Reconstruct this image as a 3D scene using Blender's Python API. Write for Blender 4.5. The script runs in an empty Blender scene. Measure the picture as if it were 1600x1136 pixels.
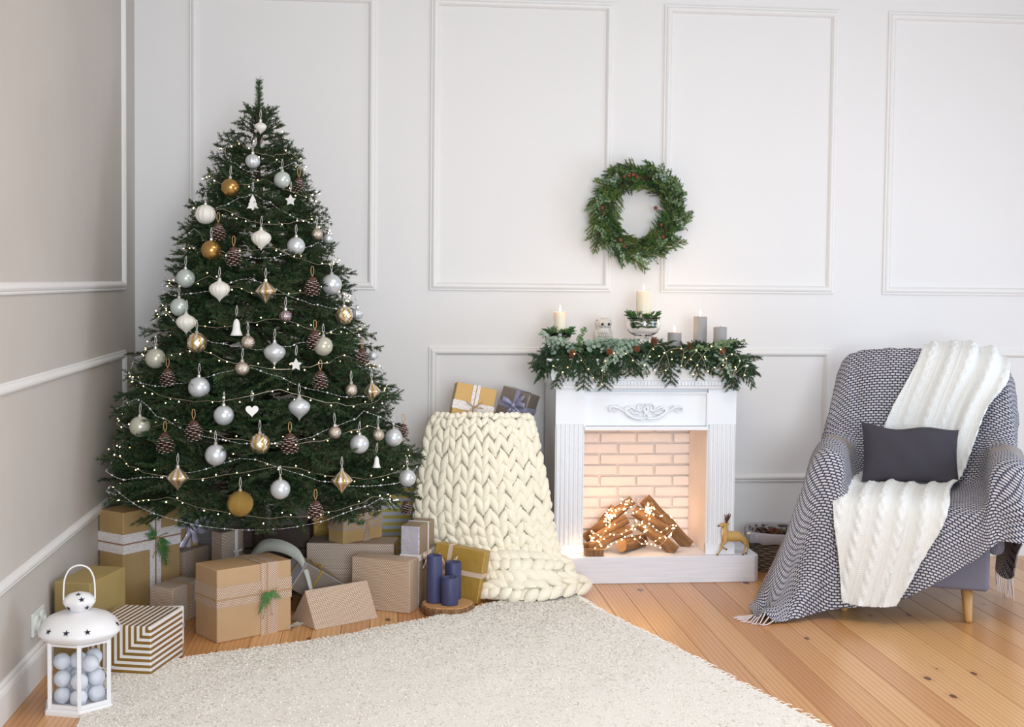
import bpy, math, random
import numpy as np
from mathutils import Vector, Matrix, Euler
C = bpy.context.scene.collection
PI = math.pi
rnd = random.Random(7)

# ------------------------------------------------------------------ camera, world, lights, exposure
F_PX, CX, CY, CAM_H = 2020., 800., 533., 1.45
def _n(v): return v / np.linalg.norm(v)
_dY = _n(np.array([598 - CX, 436 - CY, F_PX])); _h = np.array([1, .0105, 0.])
_X = _n(_h - (_h @ _dY) * _dY); _Z = np.cross(_X, _dY)
R_CW = np.stack([_X, _dY, _Z])                 # camera (right, down, forward) -> world
cam_d = bpy.data.cameras.new('camera'); cam = bpy.data.objects.new('camera', cam_d); C.objects.link(cam)
cam_d.sensor_width = 36; cam_d.lens = 36 * F_PX / 1600; cam_d.shift_y = -(568 - CY) / 1600
cam_d.clip_start = .05
rx, ry, rz = R_CW[:, 0], -R_CW[:, 1], -R_CW[:, 2]
cam.matrix_world = Matrix(((rx[0], ry[0], rz[0], 0), (rx[1], ry[1], rz[1], 0), (rx[2], ry[2], rz[2], CAM_H), (0, 0, 0, 1)))
sc = bpy.context.scene; sc.camera = cam
sc.view_settings.view_transform = 'Standard'; sc.view_settings.look = 'None'
sc.view_settings.gamma = 1; sc.view_settings.use_curve_mapping = False
sc.view_settings.exposure = -0.12
W = bpy.data.worlds.new('world'); sc.world = W; W.use_nodes = True
W.node_tree.nodes['Background'].inputs[0].default_value = (.84, .91, 1.0, 1)
W.node_tree.nodes['Background'].inputs[1].default_value = 1.15
def area(name, loc, rot, sx, sy, power, col):
    l = bpy.data.lights.new(name, 'AREA'); l.shape = 'RECTANGLE'; l.size = sx; l.size_y = sy
    l.energy = power; l.color = col
    o = bpy.data.objects.new(name, l); C.objects.link(o); o.location = loc; o.rotation_euler = rot
    return o
area('side_fill', (4.3, 4.3, 1.15), (math.radians(90), 0, math.radians(90)), 1.6, 1.3, 48, (.56, .76, 1.0))  # added bluish fill from the right to lift the lower wall by the armchair
area('daylight_window', (1.1, -2.3, 1.7), (math.radians(87), 0, math.radians(1)), 2.4, 2.2, 106, (.83, .92, 1.0)).data.spread = math.radians(110)
area('ceiling_fill', (1.2, 3.4, 3.2), (0, 0, 0), 1.8, 1.8, 48, (1.0, .95, .90))  # added overhead fill to brighten floor and rug, not an actual fixture

# ------------------------------------------------------------------ mesh helpers
class MB:
    def __init__(s): s.v = []; s.f = []; s.u = []; s.m = []; s.n = 0
    def add(s, v, f, mi=0, uv=None):
        v = np.asarray(v, float).reshape(-1, 3); s.v.append(v)
        for k, q in enumerate(f):
            s.f.append(tuple(int(i) + s.n for i in q)); s.m.append(mi)
            s.u.append(uv[k] if uv is not None else [(0, 0)] * len(q))
        s.n += len(v); return s
    def box(s, c, d, rot=None, mi=0):
        x, y, z = [t / 2 for t in d]
        v = np.array([(-x,-y,-z),(x,-y,-z),(x,y,-z),(-x,y,-z),(-x,-y,z),(x,-y,z),(x,y,z),(-x,y,z)])
        f = [(0,3,2,1),(4,5,6,7),(0,1,5,4),(1,2,6,5),(2,3,7,6),(3,0,4,7)]
        dims = [(d[1],d[0]),(d[0],d[1]),(d[0],d[2]),(d[1],d[2]),(d[0],d[2]),(d[1],d[2])]
        uv = [[(0,0),(a,0),(a,b),(0,b)] for a, b in dims]
        if rot is not None: v = v @ np.array(Euler(rot).to_matrix()).T
        return s.add(v + np.array(c), f, mi, uv)
    def grid(s, P, mi=0, uvs=None, closed_u=False):
        # P: rows x cols x 3
        P = np.asarray(P, float); r, c = P.shape[:2]; f = []; uv = []
        for i in range(r - 1):
            for j in range(c if closed_u else c - 1):
                k = (j + 1) % c
                f.append((i*c+j, i*c+k, (i+1)*c+k, (i+1)*c+j))
                if uvs is not None:
                    uv.append([tuple(uvs[i][j]), tuple(uvs[i][k]), tuple(uvs[i+1][k]), tuple(uvs[i+1][j])])
                else:
                    uv.append([(j/c, i/r), ((j+1)/c, i/r), ((j+1)/c, (i+1)/r), (j/c, (i+1)/r)])
        return s.add(P.reshape(-1, 3), f, mi, uv)
    def lathe(s, prof, n=24, c=(0,0,0), mi=0, M=None, rfun=None):
        P = []
        for k, (r, z) in enumerate(prof):
            row = []
            for i in range(n):
                a = 2*PI*i/n; rr = r * (rfun(a, z) if rfun else 1)
                row.append((rr*math.cos(a), rr*math.sin(a), z))
            P.append(row)
        P = np.array(P)
        if M is not None: P = P @ np.array(M.to_3x3()).T
        P = P + np.array(c)
        per = [[(i/n, k/len(prof)) for i in range(n)] for k in range(len(prof))]
        s.grid(P, mi, per, closed_u=True)
        k0 = s.n - len(prof)*n
        if prof[0][0] > 1e-5: s.f.append(tuple(k0 + i for i in range(n-1, -1, -1))); s.m.append(mi); s.u.append([(0,0)]*n)
        if prof[-1][0] > 1e-5: s.f.append(tuple(s.n - n + i for i in range(n))); s.m.append(mi); s.u.append([(0,0)]*n)
        return s
    def tube(s, pts, r, n=6, mi=0, closed=False):
        pts = np.asarray(pts, float); m = len(pts)
        rr = np.full(m, r, float) if np.isscalar(r) else np.asarray(r, float)
        if closed: t = np.roll(pts, -1, 0) - np.roll(pts, 1, 0)
        else: t = np.gradient(pts, axis=0)
        t /= (np.linalg.norm(t, axis=1)[:, None] + 1e-12)
        up = np.array([0, 0, 1.]) if abs(t[0][2]) < .9 else np.array([1., 0, 0])
        P = []; b = _n(np.cross(t[0], up))
        for i in range(m):
            b = b - (b @ t[i]) * t[i]; b = b/ (np.linalg.norm(b) + 1e-12); nn = np.cross(t[i], b)
            P.append([pts[i] + rr[i]*(math.cos(2*PI*k/n)*b + math.sin(2*PI*k/n)*nn) for k in range(n)])
        if closed: P.append(P[0])
        s.grid(P, mi, closed_u=True)
        if not closed:
            k0 = s.n - m*n
            s.f.append(tuple(k0+i for i in range(n-1, -1, -1))); s.m.append(mi); s.u.append([(0,0)]*n)
            s.f.append(tuple(s.n-n+i for i in range(n))); s.m.append(mi); s.u.append([(0,0)]*n)
        return s
    def ball(s, c, r, n=10, m=7, mi=0, M=None):
        prof = [(max(1e-6, math.sin(PI*k/m)), -math.cos(PI*k/m)) for k in range(m+1)]
        P = np.array([[(p*math.cos(2*PI*i/n), p*math.sin(2*PI*i/n), z) for i in range(n)] for p, z in prof])
        P = P * np.array(r if not np.isscalar(r) else (r, r, r))
        if M is not None: P = P @ np.array(M.to_3x3()).T
        return s.grid(P + np.array(c), mi, closed_u=True)
    def strip(s, pts, wdir, w, th=.0015, mi=0):
        """ribbon of width w; wdir: one vector or per point; thin but with thickness"""
        pts = np.asarray(pts, float); wd = np.asarray(wdir, float)
        if wd.ndim == 1: wd = np.tile(wd, (len(pts), 1))
        ww = np.full(len(pts), w, float) if np.isscalar(w) else np.asarray(w, float)
        wd = wd/np.linalg.norm(wd, axis=1)[:, None]
        t = np.gradient(pts, axis=0); nn = np.cross(t, wd); nn /= (np.linalg.norm(nn, axis=1)[:, None]+1e-12)
        a = pts - wd*ww[:, None]/2; b = pts + wd*ww[:, None]/2
        P = np.stack([a - nn*th/2, b - nn*th/2, b + nn*th/2, a + nn*th/2], 1)
        s.grid(P, mi, closed_u=True)
        k0 = s.n - 4*len(pts)
        s.f += [(k0+3, k0+2, k0+1, k0), (s.n-4, s.n-3, s.n-2, s.n-1)]; s.m += [mi]*2; s.u += [[(0,0)]*4]*2
        return s
    def build(s, name, mats, parent=None, smooth=False, loc=None, angle=None):
        me = bpy.data.meshes.new(name); v = np.concatenate(s.v)
        me.from_pydata(v.tolist(), [], s.f)
        if not isinstance(mats, (list, tuple)): mats = [mats]
        for m in mats: me.materials.append(m)
        me.polygons.foreach_set('material_index', s.m)
        if smooth: me.polygons.foreach_set('use_smooth', [True]*len(s.f))
        ul = me.uv_layers.new(name='UVMap')
        ul.data.foreach_set('uv', np.array([c for q in s.u for c in q], float).ravel())
        me.update()
        return link(name, me, parent, loc)
def link(name, me, parent=None, loc=None, rot=None, scale=None):
    o = bpy.data.objects.new(name, me); C.objects.link(o)
    if parent: o.parent = parent
    if loc is not None: o.location = loc
    if rot is not None: o.rotation_euler = rot
    if scale is not None: o.scale = (scale,)*3 if np.isscalar(scale) else scale
    return o
def tag(o, label, cat, group=None, kind=None):
    o['label'] = label; o['category'] = cat
    if group: o['group'] = group
    if kind: o['kind'] = kind
    return o
def thing(name, label, cat, loc=(0,0,0), rot=(0,0,0), group=None):
    o = bpy.data.objects.new(name, None); o.empty_display_size = .05; C.objects.link(o); o.location = loc; o.rotation_euler = rot
    return tag(o, label, cat, group)
def bevel(o, w=.003, seg=2):
    m = o.modifiers.new('bevel', 'BEVEL'); m.width = w; m.segments = seg; m.limit_method = 'ANGLE'; m.angle_limit = .6
    return o
def smooth_path(pts, n=8, closed=False):
    P = np.asarray(pts, float); m = len(P); out = []
    rng = range(m) if closed else range(m-1)
    for i in rng:
        p0 = P[(i-1) % m] if closed or i > 0 else 2*P[0]-P[1]
        p1 = P[i]; p2 = P[(i+1) % m]
        p3 = P[(i+2) % m] if closed or i+2 < m else 2*P[-1]-P[-2]
        for k in range(n):
            t = k/n
            out.append(.5*((2*p1)+(-p0+p2)*t+(2*p0-5*p1+4*p2-p3)*t*t+(-p0+3*p1-3*p2+p3)*t**3))
    if not closed: out.append(P[-1])
    return np.array(out)
def surf(ctrl, nr=8, nc=8):
    """Catmull-Rom surface through a grid of control points"""
    P = np.asarray(ctrl, float)
    A = np.stack([smooth_path(row, nc) for row in P])
    return np.stack([smooth_path(A[:, j], nr) for j in range(A.shape[1])], 1)
def arc_uv(P):
    du = np.concatenate([np.zeros((P.shape[0], 1)), np.cumsum(np.linalg.norm(np.diff(P, axis=1), axis=2), 1)], 1)
    dv = np.concatenate([np.zeros((1, P.shape[1])), np.cumsum(np.linalg.norm(np.diff(P, axis=0), axis=2), 0)], 0)
    c0 = P.shape[1]//2; du = du-du[:, c0:c0+1]; r0 = int(P.shape[0]*(P.shape[0] > 60)*.15); dv = dv-dv[r0:r0+1]
    return np.stack([du, dv], 2)
def normals(P):
    a = np.gradient(P, axis=1); b = np.gradient(P, axis=0); n = np.cross(a, b)
    return n/(np.linalg.norm(n, axis=2)[..., None]+1e-12)
def shell(P, th, closed=False):
    """closed two-sided cloth from a grid"""
    n = normals(P); return P + n*th/2, P - n*th/2
def cloth_mb(P, th=.006, uvs=None):
    mb = MB(); A, B = shell(P, th); uvs = arc_uv(P) if uvs is None else uvs
    mb.grid(A, 0, uvs); mb.grid(B[:, ::-1], 0, uvs[:, ::-1])
    r, c = P.shape[:2]
    def rim(a, b, uv):
        mb.grid(np.stack([a, b]), 0, np.stack([uv, uv]))
    rim(B[0], A[0], uvs[0]); rim(A[-1], B[-1], uvs[-1]); rim(A[:, 0], B[:, 0], uvs[:, 0]); rim(B[:, -1], A[:, -1], uvs[:, -1])
    return mb

# ------------------------------------------------------------------ materials
def S(r, g, b):
    f = lambda c: (c/255/12.92 if c/255 <= .04045 else ((c/255+.055)/1.055)**2.4)
    return (f(r), f(g), f(b), 1)
class NT:
    def __init__(s, name):
        s.mat = bpy.data.materials.new(name); s.mat.use_nodes = True; s.t = s.mat.node_tree
        s.b = s.t.nodes['Principled BSDF']; s.out = s.t.nodes['Material Output']
    def n(s, typ, **kw):
        nd = s.t.nodes.new(typ)
        for k, v in kw.items():
            if k.startswith('i_'):
                key = k[2:]; nd.inputs[int(key) if key.isdigit() else key.replace('_', ' ')].default_value = v
            else: setattr(nd, k, v)
        return nd
    def l(s, a, b): s.t.links.new(a, b)
    def math(s, op, a, b=None, c=None):
        nd = s.n('ShaderNodeMath', operation=op)
        for i, q in enumerate((a, b, c)):
            if q is None: continue
            if isinstance(q, (int, float)): nd.inputs[i].default_value = q
            else: s.l(q, nd.inputs[i])
        return nd.outputs[0]
    def mix(s, fac, a, b):
        nd = s.n('ShaderNodeMix', data_type='RGBA')
        for i, q in ((0, fac), (6, a), (7, b)):
            if isinstance(q, (int, float)): nd.inputs[i].default_value = q
            elif isinstance(q, tuple): nd.inputs[i].default_value = q
            else: s.l(q, nd.inputs[i])
        return nd.outputs[2]
    def coord(s, kind='Object', scale=None):
        tc = s.n('ShaderNodeTexCoord'); o = tc.outputs[kind]
        if scale is not None:
            m = s.n('ShaderNodeMapping'); m.inputs['Scale'].default_value = scale if not np.isscalar(scale) else (scale,)*3
            s.l(o, m.inputs[0]); o = m.outputs[0]
        return o
    def noise(s, vec, scale, detail=3, rough=.5):
        nd = s.n('ShaderNodeTexNoise'); nd.inputs['Scale'].default_value = scale; nd.inputs['Detail'].default_value = detail
        nd.inputs['Roughness'].default_value = rough; s.l(vec, nd.inputs['Vector']); return nd.outputs['Fac']
    def ramp(s, fac, stops):
        nd = s.n('ShaderNodeValToRGB'); e = nd.color_ramp.elements
        while len(e) < len(stops): e.new(.5)
        for el, (p, c) in zip(e, stops): el.position = p; el.color = c
        s.l(fac, nd.inputs[0]); return nd.outputs[0]
    def bump(s, h, strength=.3, dist=.01):
        nd = s.n('ShaderNodeBump'); nd.inputs['Strength'].default_value = strength; nd.inputs['Distance'].default_value = dist
        s.l(h, nd.inputs['Height']); s.l(nd.outputs[0], s.b.inputs['Normal'])
    def col(s, c):
        if isinstance(c, tuple): s.b.inputs['Base Color'].default_value = c
        else: s.l(c, s.b.inputs['Base Color'])
    def set(s, **kw):
        for k, v in kw.items(): s.b.inputs[k.replace('_', ' ')].default_value = v
def simple(name, c, rough=.5, metal=0, var=.06, vs=8, bump=0, bs=60, bd=.002, **kw):
    t = NT(name); co = t.coord('Object')
    nz = t.noise(co, vs, 3)
    dark = tuple(x*(1-var*2) for x in c[:3])+(1,); light = tuple(min(1, x*(1+var)) for x in c[:3])+(1,)
    t.col(t.mix(nz, dark, light)); t.set(Roughness=rough, Metallic=metal, **kw)
    if bump: t.bump(t.noise(co, bs, 4), bump, bd)
    return t.mat

M = {}
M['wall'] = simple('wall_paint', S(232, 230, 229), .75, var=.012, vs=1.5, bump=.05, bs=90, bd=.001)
M['wall_left'] = simple('wall_paint_shaded', S(200, 193, 186), .75, var=.05, vs=2.2, bump=.05, bs=90, bd=.001)  # darker than the back wall: this wall's shade is put into the colour
M['trim'] = simple('trim_paint', S(234, 232, 230), .5, var=.01)
M['ceiling'] = simple('ceiling_paint', S(235, 233, 230), .8, var=.01)
# pine floorboards
t = NT('pine_board'); oi = t.n('ShaderNodeObjectInfo'); co = t.coord('Object')
off = t.n('ShaderNodeVectorMath', operation='MULTIPLY_ADD'); comb = t.n('ShaderNodeCombineXYZ')
t.l(oi.outputs['Random'], comb.inputs[1]); t.l(oi.outputs['Random'], comb.inputs[0])
off.inputs[1].default_value = (13, 37, 5); t.l(comb.outputs[0], off.inputs[0]); t.l(co, off.inputs[2]); v = off.outputs[0]
mp = t.n('ShaderNodeMapping'); mp.inputs['Scale'].default_value = (14, .9, 1); t.l(v, mp.inputs[0])
dist = t.noise(mp.outputs[0], 1.2, 3)
wv = t.n('ShaderNodeTexWave', wave_type='BANDS', bands_direction='X'); wv.inputs['Scale'].default_value = 1.1
wv.inputs['Distortion'].default_value = 7; wv.inputs['Detail'].default_value = 2; wv.inputs['Detail Scale'].default_value = .5; t.l(mp.outputs[0], wv.inputs['Vector'])
base = t.ramp(wv.outputs['Fac'], [(0, S(206, 166, 120)), (.55, S(218, 180, 134)), (1, S(224, 188, 144))])
tint = t.ramp(oi.outputs['Random'], [(0, S(222, 186, 148)), (.5, S(242, 216, 184)), (1, S(255, 240, 218))])
mul = t.n('ShaderNodeMix', data_type='RGBA', blend_type='MULTIPLY'); mul.inputs[0].default_value = 1; t.l(base, mul.inputs[6]); t.l(tint, mul.inputs[7])
vo = t.n('ShaderNodeTexVoronoi'); vo.inputs['Scale'].default_value = 1; mp2 = t.n('ShaderNodeMapping'); mp2.inputs['Scale'].default_value = (9, 4.5, 1); t.l(v, mp2.inputs[0]); t.l(mp2.outputs[0], vo.inputs['Vector'])
knot = t.math('LESS_THAN', vo.outputs['Distance'], t.math('MULTIPLY', t.noise(v, 9, 2), .24))
sel = t.n('ShaderNodeSeparateColor'); t.l(vo.outputs['Color'], sel.inputs[0])
knot = t.math('MULTIPLY', knot, t.math('GREATER_THAN', sel.outputs[0], .5))
halo = t.n('ShaderNodeMapRange'); halo.inputs[1].default_value = .28; halo.inputs[2].default_value = .05; halo.inputs[3].default_value = 0; halo.inputs[4].default_value = .45; t.l(vo.outputs['Distance'], halo.inputs[0])
halof = t.math('MULTIPLY', halo.outputs[0], t.math('GREATER_THAN', sel.outputs[0], .5))
c1 = t.mix(halof, mul.outputs[2], S(176, 112, 62)); t.col(t.mix(knot, c1, S(98, 56, 34)))
t.set(Roughness=.33); t.b.inputs['Coat Weight'].default_value = .25; t.b.inputs['Coat Roughness'].default_value = .25
t.bump(wv.outputs['Fac'], .06, .001); M['board'] = t.mat
M['gap'] = simple('floor_underlay', S(70, 45, 28), .9)

def paper(name, base, dots=None, stripes=None, rough=.55, crinkle=.25, s=.0088, r=.25, metal=0, bands=None, kind=None):
    """wrapping paper; uv are metres"""
    t = NT(name); uv = t.coord('UV'); co = t.coord('Object')
    nz = t.noise(co, 7, 3); c = t.mix(nz, tuple(x*.88 for x in base[:3])+(1,), tuple(min(1, x*1.05) for x in base[:3])+(1,))
    if dots:
        sp = t.n('ShaderNodeSeparateXYZ'); t.l(uv, sp.inputs[0])
        def cell(o):
            a = t.math('SUBTRACT', t.math('FRACT', t.math('ADD', t.math('DIVIDE', sp.outputs[0], s), o)), .5)
            b = t.math('SUBTRACT', t.math('FRACT', t.math('ADD', t.math('DIVIDE', sp.outputs[1], s*1.5), o)), .5)
            return t.math('LESS_THAN', t.math('SQRT', t.math('ADD', t.math('MULTIPLY', a, a), t.math('MULTIPLY', t.math('MULTIPLY', b, b), 2.25))), r)
        c = t.mix(t.math('MAXIMUM', cell(0.0), cell(.5)), c, dots)
    if stripes:
        sc_, per, mode = stripes
        sp = t.n('ShaderNodeSeparateXYZ'); t.l(uv, sp.inputs[0])
        if mode == 'y': q = sp.outputs[1]
        elif mode == 'x': q = sp.outputs[0]
        else: q = t.math('MAXIMUM', sp.outputs[0], sp.outputs[1])
        m = t.math('LESS_THAN', t.math('FRACT', t.math('DIVIDE', q, per)), .5)
        c = t.mix(m, c, sc_)
        if metal: t.l(t.math('MULTIPLY', t.math('SUBTRACT', 1, m), metal), t.b.inputs['Metallic'])
    elif metal: t.set(Metallic=metal)
    t.col(c); t.set(Roughness=rough)
    if crinkle:
        nn = t.noise(co, 11, 4, .6); t.bump(nn, crinkle, .02)
    return t.mat
M['kraft'] = paper('kraft_paper', S(184, 152, 102))
M['kraft_pale'] = paper('kraft_paper_pale', S(188, 154, 116))
M['kraft_dots'] = paper('kraft_paper_dots', S(168, 134, 104), dots=S(232, 220, 206))
M['kraft_dots_dark'] = paper('brown_paper_dots', S(150, 122, 100), dots=S(222, 212, 200))
M['dots_grey'] = paper('grey_brown_paper_dots', S(166, 140, 118), dots=S(232, 224, 214))
M['olive'] = paper('olive_kraft_paper', S(166, 144, 90))
M['gold_paper'] = paper('gold_paper', S(176, 140, 62), rough=.42, metal=.35)
M['silver_paper'] = paper('silver_paper', S(196, 194, 205), rough=.38, metal=.4, crinkle=.5)
M['brown_paper'] = paper('brown_paper', S(150, 128, 104), rough=.5)
M['taupe_paper'] = paper('taupe_paper', S(134, 122, 112), rough=.4, metal=.25)
M['amber_paper'] = paper('amber_paper', S(208, 166, 96))
M['stripe_y'] = paper('striped_gold_white_paper', S(150, 112, 62), stripes=(S(230, 226, 222), .0215, 'y'), crinkle=.05, metal=.5, rough=.4)
M['stripe_x'] = paper('striped_gold_white_paper_top', S(150, 112, 62), stripes=(S(230, 226, 222), .0215, 'x'), crinkle=.05, metal=.5, rough=.4)
M['stripe_l'] = paper('striped_gold_white_paper_nested', S(160, 122, 58), stripes=(S(230, 226, 222), .0215, 'm'), crinkle=.05, metal=.5, rough=.4)
M['stripe_blue'] = paper('yellow_and_pale_blue_striped_paper', S(216, 196, 92), stripes=(S(205, 214, 226), .034, 'y'), crinkle=.05)
# lace: white with little holes
t = NT('white_lace'); uv = t.coord('UV'); vo = t.n('ShaderNodeTexVoronoi'); vo.inputs['Scale'].default_value = 150; vo.inputs['Randomness'].default_value = .35; t.l(uv, vo.inputs['Vector'])
t.col(t.mix(t.math('LESS_THAN', vo.outputs['Distance'], .27), S(236, 230, 228), S(190, 158, 118))); t.set(Roughness=.9); t.bump(vo.outputs['Distance'], .4, .002); M['lace'] = t.mat
M['twine'] = simple('jute_twine', S(188, 150, 104), .9, bump=.5, bs=400)
M['brown_cord'] = simple('brown_cord', S(166, 122, 98), .9)
M['satin_lilac'] = simple('satin_ribbon_lilac', S(212, 204, 226), .3, metal=.15, var=.03)
M['satin_grey'] = simple('satin_ribbon_lavender_grey', S(150, 150, 178), .35, metal=.15, var=.03)
M['satin_beige'] = simple('satin_ribbon_beige', S(214, 190, 168), .3, metal=.2, var=.03)
M['satin_white'] = simple('satin_ribbon_white', S(232, 228, 224), .35, var=.02)
M['gold_ribbon'] = simple('gold_ribbon', S(190, 158, 74), .35, metal=.5)
M['organza'] = simple('sheer_ribbon', S(206, 208, 200), .6, Alpha=.75)
# foliage
def leafmat(name, a, b, rough=.5, sub=0):
    t = NT(name); oi = t.n('ShaderNodeObjectInfo'); co = t.coord('Object')
    f = t.math('ADD', t.math('MULTIPLY', t.noise(co, 35, 2), .7), t.math('MULTIPLY', oi.outputs['Random'], .3))
    t.col(t.mix(f, a, b)); t.set(Roughness=rough); return t.mat
M['needle'] = leafmat('fir_needles', S(18, 44, 26), S(62, 100, 56), .5)
M['needle2'] = leafmat('garland_fir_needles', S(26, 58, 38), S(72, 112, 74), .5)
M['needle3'] = leafmat('wreath_needles', S(66, 100, 46), S(150, 178, 98), .5)
M['euc'] = leafmat('eucalyptus_leaves', S(118, 142, 122), S(166, 184, 164), .6)
M['euc_dark'] = leafmat('eucalyptus_leaves_dark', S(92, 122, 84), S(142, 166, 122), .6)
M['fern'] = leafmat('arborvitae_leaves', S(48, 100, 42), S(92, 150, 74), .5)
M['stem'] = simple('twig_bark', S(74, 56, 36), .8)
M['trunk'] = simple('tree_trunk_bark', S(60, 44, 30), .9, bump=.5)
M['crate'] = simple('dark_stained_board', S(60, 44, 34), .7, var=.2, vs=5, bump=.3)
# pinecones
M['cone'] = simple('pinecone_scales', S(86, 56, 42), .7, var=.2)
M['cone_tip'] = simple('pinecone_snowy_tips', S(226, 208, 206), .7)
M['cone_warm'] = simple('pinecone_brown', S(132, 80, 46), .7, var=.2)
M['nut'] = simple('wreath_nuts', S(124, 66, 44), .6, var=.2)
# glass ornaments
def glit(name, c, rough, metal, s=400, b=.3, **kw):
    t = NT(name); co = t.coord('Object'); nz = t.noise(co, s, 2)
    t.col(t.mix(nz, tuple(x*.7 for x in c[:3])+(1,), c)); t.set(Roughness=rough, Metallic=metal, **kw); t.bump(nz, b, .002); return t.mat
M['o_silver'] = glit('ornament_silver_matte', S(222, 226, 230), .3, .45, b=.12)
M['o_pale'] = glit('ornament_pale_green_silver', S(206, 216, 210), .22, .3, b=.05)
M['o_cream'] = glit('ornament_cream_glass', S(206, 204, 186), .2, .25, s=60, b=.1)
M['o_white'] = simple('ornament_white_ribbed', S(232, 228, 218), .4, var=.03)
M['o_gold'] = glit('ornament_gold', S(196, 156, 92), .2, .85, b=.05)
M['o_goldg'] = glit('ornament_gold_glitter', S(208, 170, 92), .35, .85, s=260, b=1)
M['o_merc'] = glit('ornament_mercury', S(216, 204, 190), .15, .9, s=120, b=.4)
M['o_mauve'] = glit('ornament_mauve', S(176, 160, 164), .2, .8, b=.1)
t = NT('ornament_diamond_gold'); uv = t.coord('UV')
wv = t.n('ShaderNodeTexWave', wave_type='BANDS', bands_direction='X'); wv.inputs['Scale'].default_value = 2.6; t.l(uv, wv.inputs['Vector'])
t.col(t.mix(wv.outputs['Fac'], S(232, 226, 222), S(206, 168, 84))); t.set(Roughness=.18, Metallic=.8); M['o_diam'] = t.mat
M['cap'] = simple('ornament_cap', S(200, 196, 188), .3, metal=.8)
M['thread'] = simple('white_thread', S(225, 222, 218), .8)
M['felt'] = simple('white_clay', S(236, 234, 232), .7)
M['bead'] = simple('crystal_beads', S(228, 230, 236), .12, metal=.35)
M['wire'] = simple('silver_wire', S(190, 180, 160), .35, metal=.6)
def emit(name, c, st):
    t = NT(name); t.col(c); t.b.inputs['Emission Color'].default_value = c; t.b.inputs['Emission Strength'].default_value = st; return t.mat
M['bulb'] = emit('warm_led', (1, .72, .42, 1), 14)
M['bulb_y'] = emit('yellow_led', (1, .80, .30, 1), 9)
M['bulb_hot'] = emit('warm_led_bright', (1, .60, .26, 1), 22)
M['flame'] = emit('candle_flame', (1, .78, .45, 1), 22)
# misc
M['fp'] = simple('fireplace_white_paint', S(236, 238, 242), .5, var=.02, vs=5)
t = NT('hearth_white_wood'); co = t.coord('Object', (3, 14, 40)); nz = t.noise(co, 2, 4)
t.col(t.mix(nz, S(214, 218, 230), S(240, 241, 246))); t.set(Roughness=.5); t.bump(nz, .15, .003); M['hearth'] = t.mat
M['brick'] = simple('white_brick', S(240, 230, 224), .8, var=.03, vs=12, bump=.5, bs=50, bd=.004)
M['mortar'] = simple('white_mortar', S(238, 230, 226), .9, bump=.4)
t = NT('log_bark'); co = t.coord('Object', (30, 30, 5)); nz = t.noise(co, 1.5, 5, .65)
t.col(t.ramp(nz, [(.25, S(72, 48, 30)), (.5, S(132, 96, 62)), (.8, S(176, 140, 100))])); t.set(Roughness=.85); t.bump(nz, .8, .01); M['bark'] = t.mat
t = NT('log_cut_end'); co = t.coord('Object'); wv = t.n('ShaderNodeTexWave', wave_type='RINGS', rings_direction='Z'); wv.inputs['Scale'].default_value = 60; wv.inputs['Distortion'].default_value = 2; t.l(co, wv.inputs['Vector'])
t.col(t.mix(wv.outputs['Fac'], S(168, 118, 72), S(206, 160, 108))); t.set(Roughness=.8); M['cut'] = t.mat
M['wax_cream'] = simple('cream_wax', S(240, 232, 208), .45, Subsurface_Weight=.3)
M['wax_grey'] = simple('grey_wax', S(162, 160, 160), .55, var=.05, Subsurface_Weight=.1)
M['wax_blue'] = simple('navy_wax', S(62, 66, 104), .5, var=.12, vs=20, bump=.2, bs=30)
M['wick'] = simple('wick', S(40, 32, 28), .9)
M['owl'] = simple('owl_ceramic', S(222, 214, 204), .5, var=.18, vs=60, bump=.6, bs=90, bd=.004)
M['owl_eye'] = simple('owl_eyes', S(70, 58, 34), .2)
t = NT('clear_glass'); t.set(Roughness=.02, IOR=1.45); t.b.inputs['Transmission Weight'].default_value = 1; t.col((1, 1, 1, 1)); M['glass'] = t.mat
t = NT('pane_glass'); t.set(Roughness=.03, IOR=1.1); t.b.inputs['Transmission Weight'].default_value = 1; t.col((1, 1, 1, 1)); M['pane'] = t.mat
M['metal_white'] = simple('white_enamel', S(236, 235, 236), .35, var=.01)
M['hole'] = simple('dark_opening', S(34, 28, 48), .9)
M['white_ball'] = simple('white_foam', S(232, 236, 246), .6, var=.02)
M['outlet'] = simple('outlet_plastic', S(226, 230, 224), .35)
M['deer'] = simple('deer_tan', S(196, 158, 92), .55, var=.08, vs=30)
M['deer_belly'] = simple('deer_cream', S(230, 214, 188), .55)
M['deer_dark'] = simple('deer_dark_brown', S(86, 46, 30), .5)
M['wicker'] = simple('grey_brown_wicker', S(122, 108, 96), .8, var=.2, vs=40)
M['wicker_pale'] = simple('straw_wicker', S(206, 186, 148), .8, var=.15, vs=40)
M['linen'] = simple('linen_lining', S(176, 170, 176), .9, bump=.4, bs=500)
M['chips'] = simple('bark_chips', S(96, 66, 46), .9, var=.3, vs=30)
M['wool'] = simple('cream_merino_wool', S(248, 240, 218), .95, var=.05, vs=14, bump=.6, bs=90, bd=.006)
M['wool'].node_tree.nodes['Principled BSDF'].inputs['Sheen Weight'].default_value = .4
t = NT('rug_wool'); co = t.coord('Object'); nz = t.noise(co, 110, 4, .7)
t.col(t.mix(nz, S(234, 228, 218), S(250, 247, 241))); t.set(Roughness=1); t.bump(nz, .6, .01); M['rug'] = t.mat
M['rug_tuft'] = leafmat('rug_tufts', S(232, 222, 208), S(252, 248, 242), 1)
t = NT('slate_upholstery'); co = t.coord('Object'); nz = t.noise(co, 500, 2)
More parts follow.
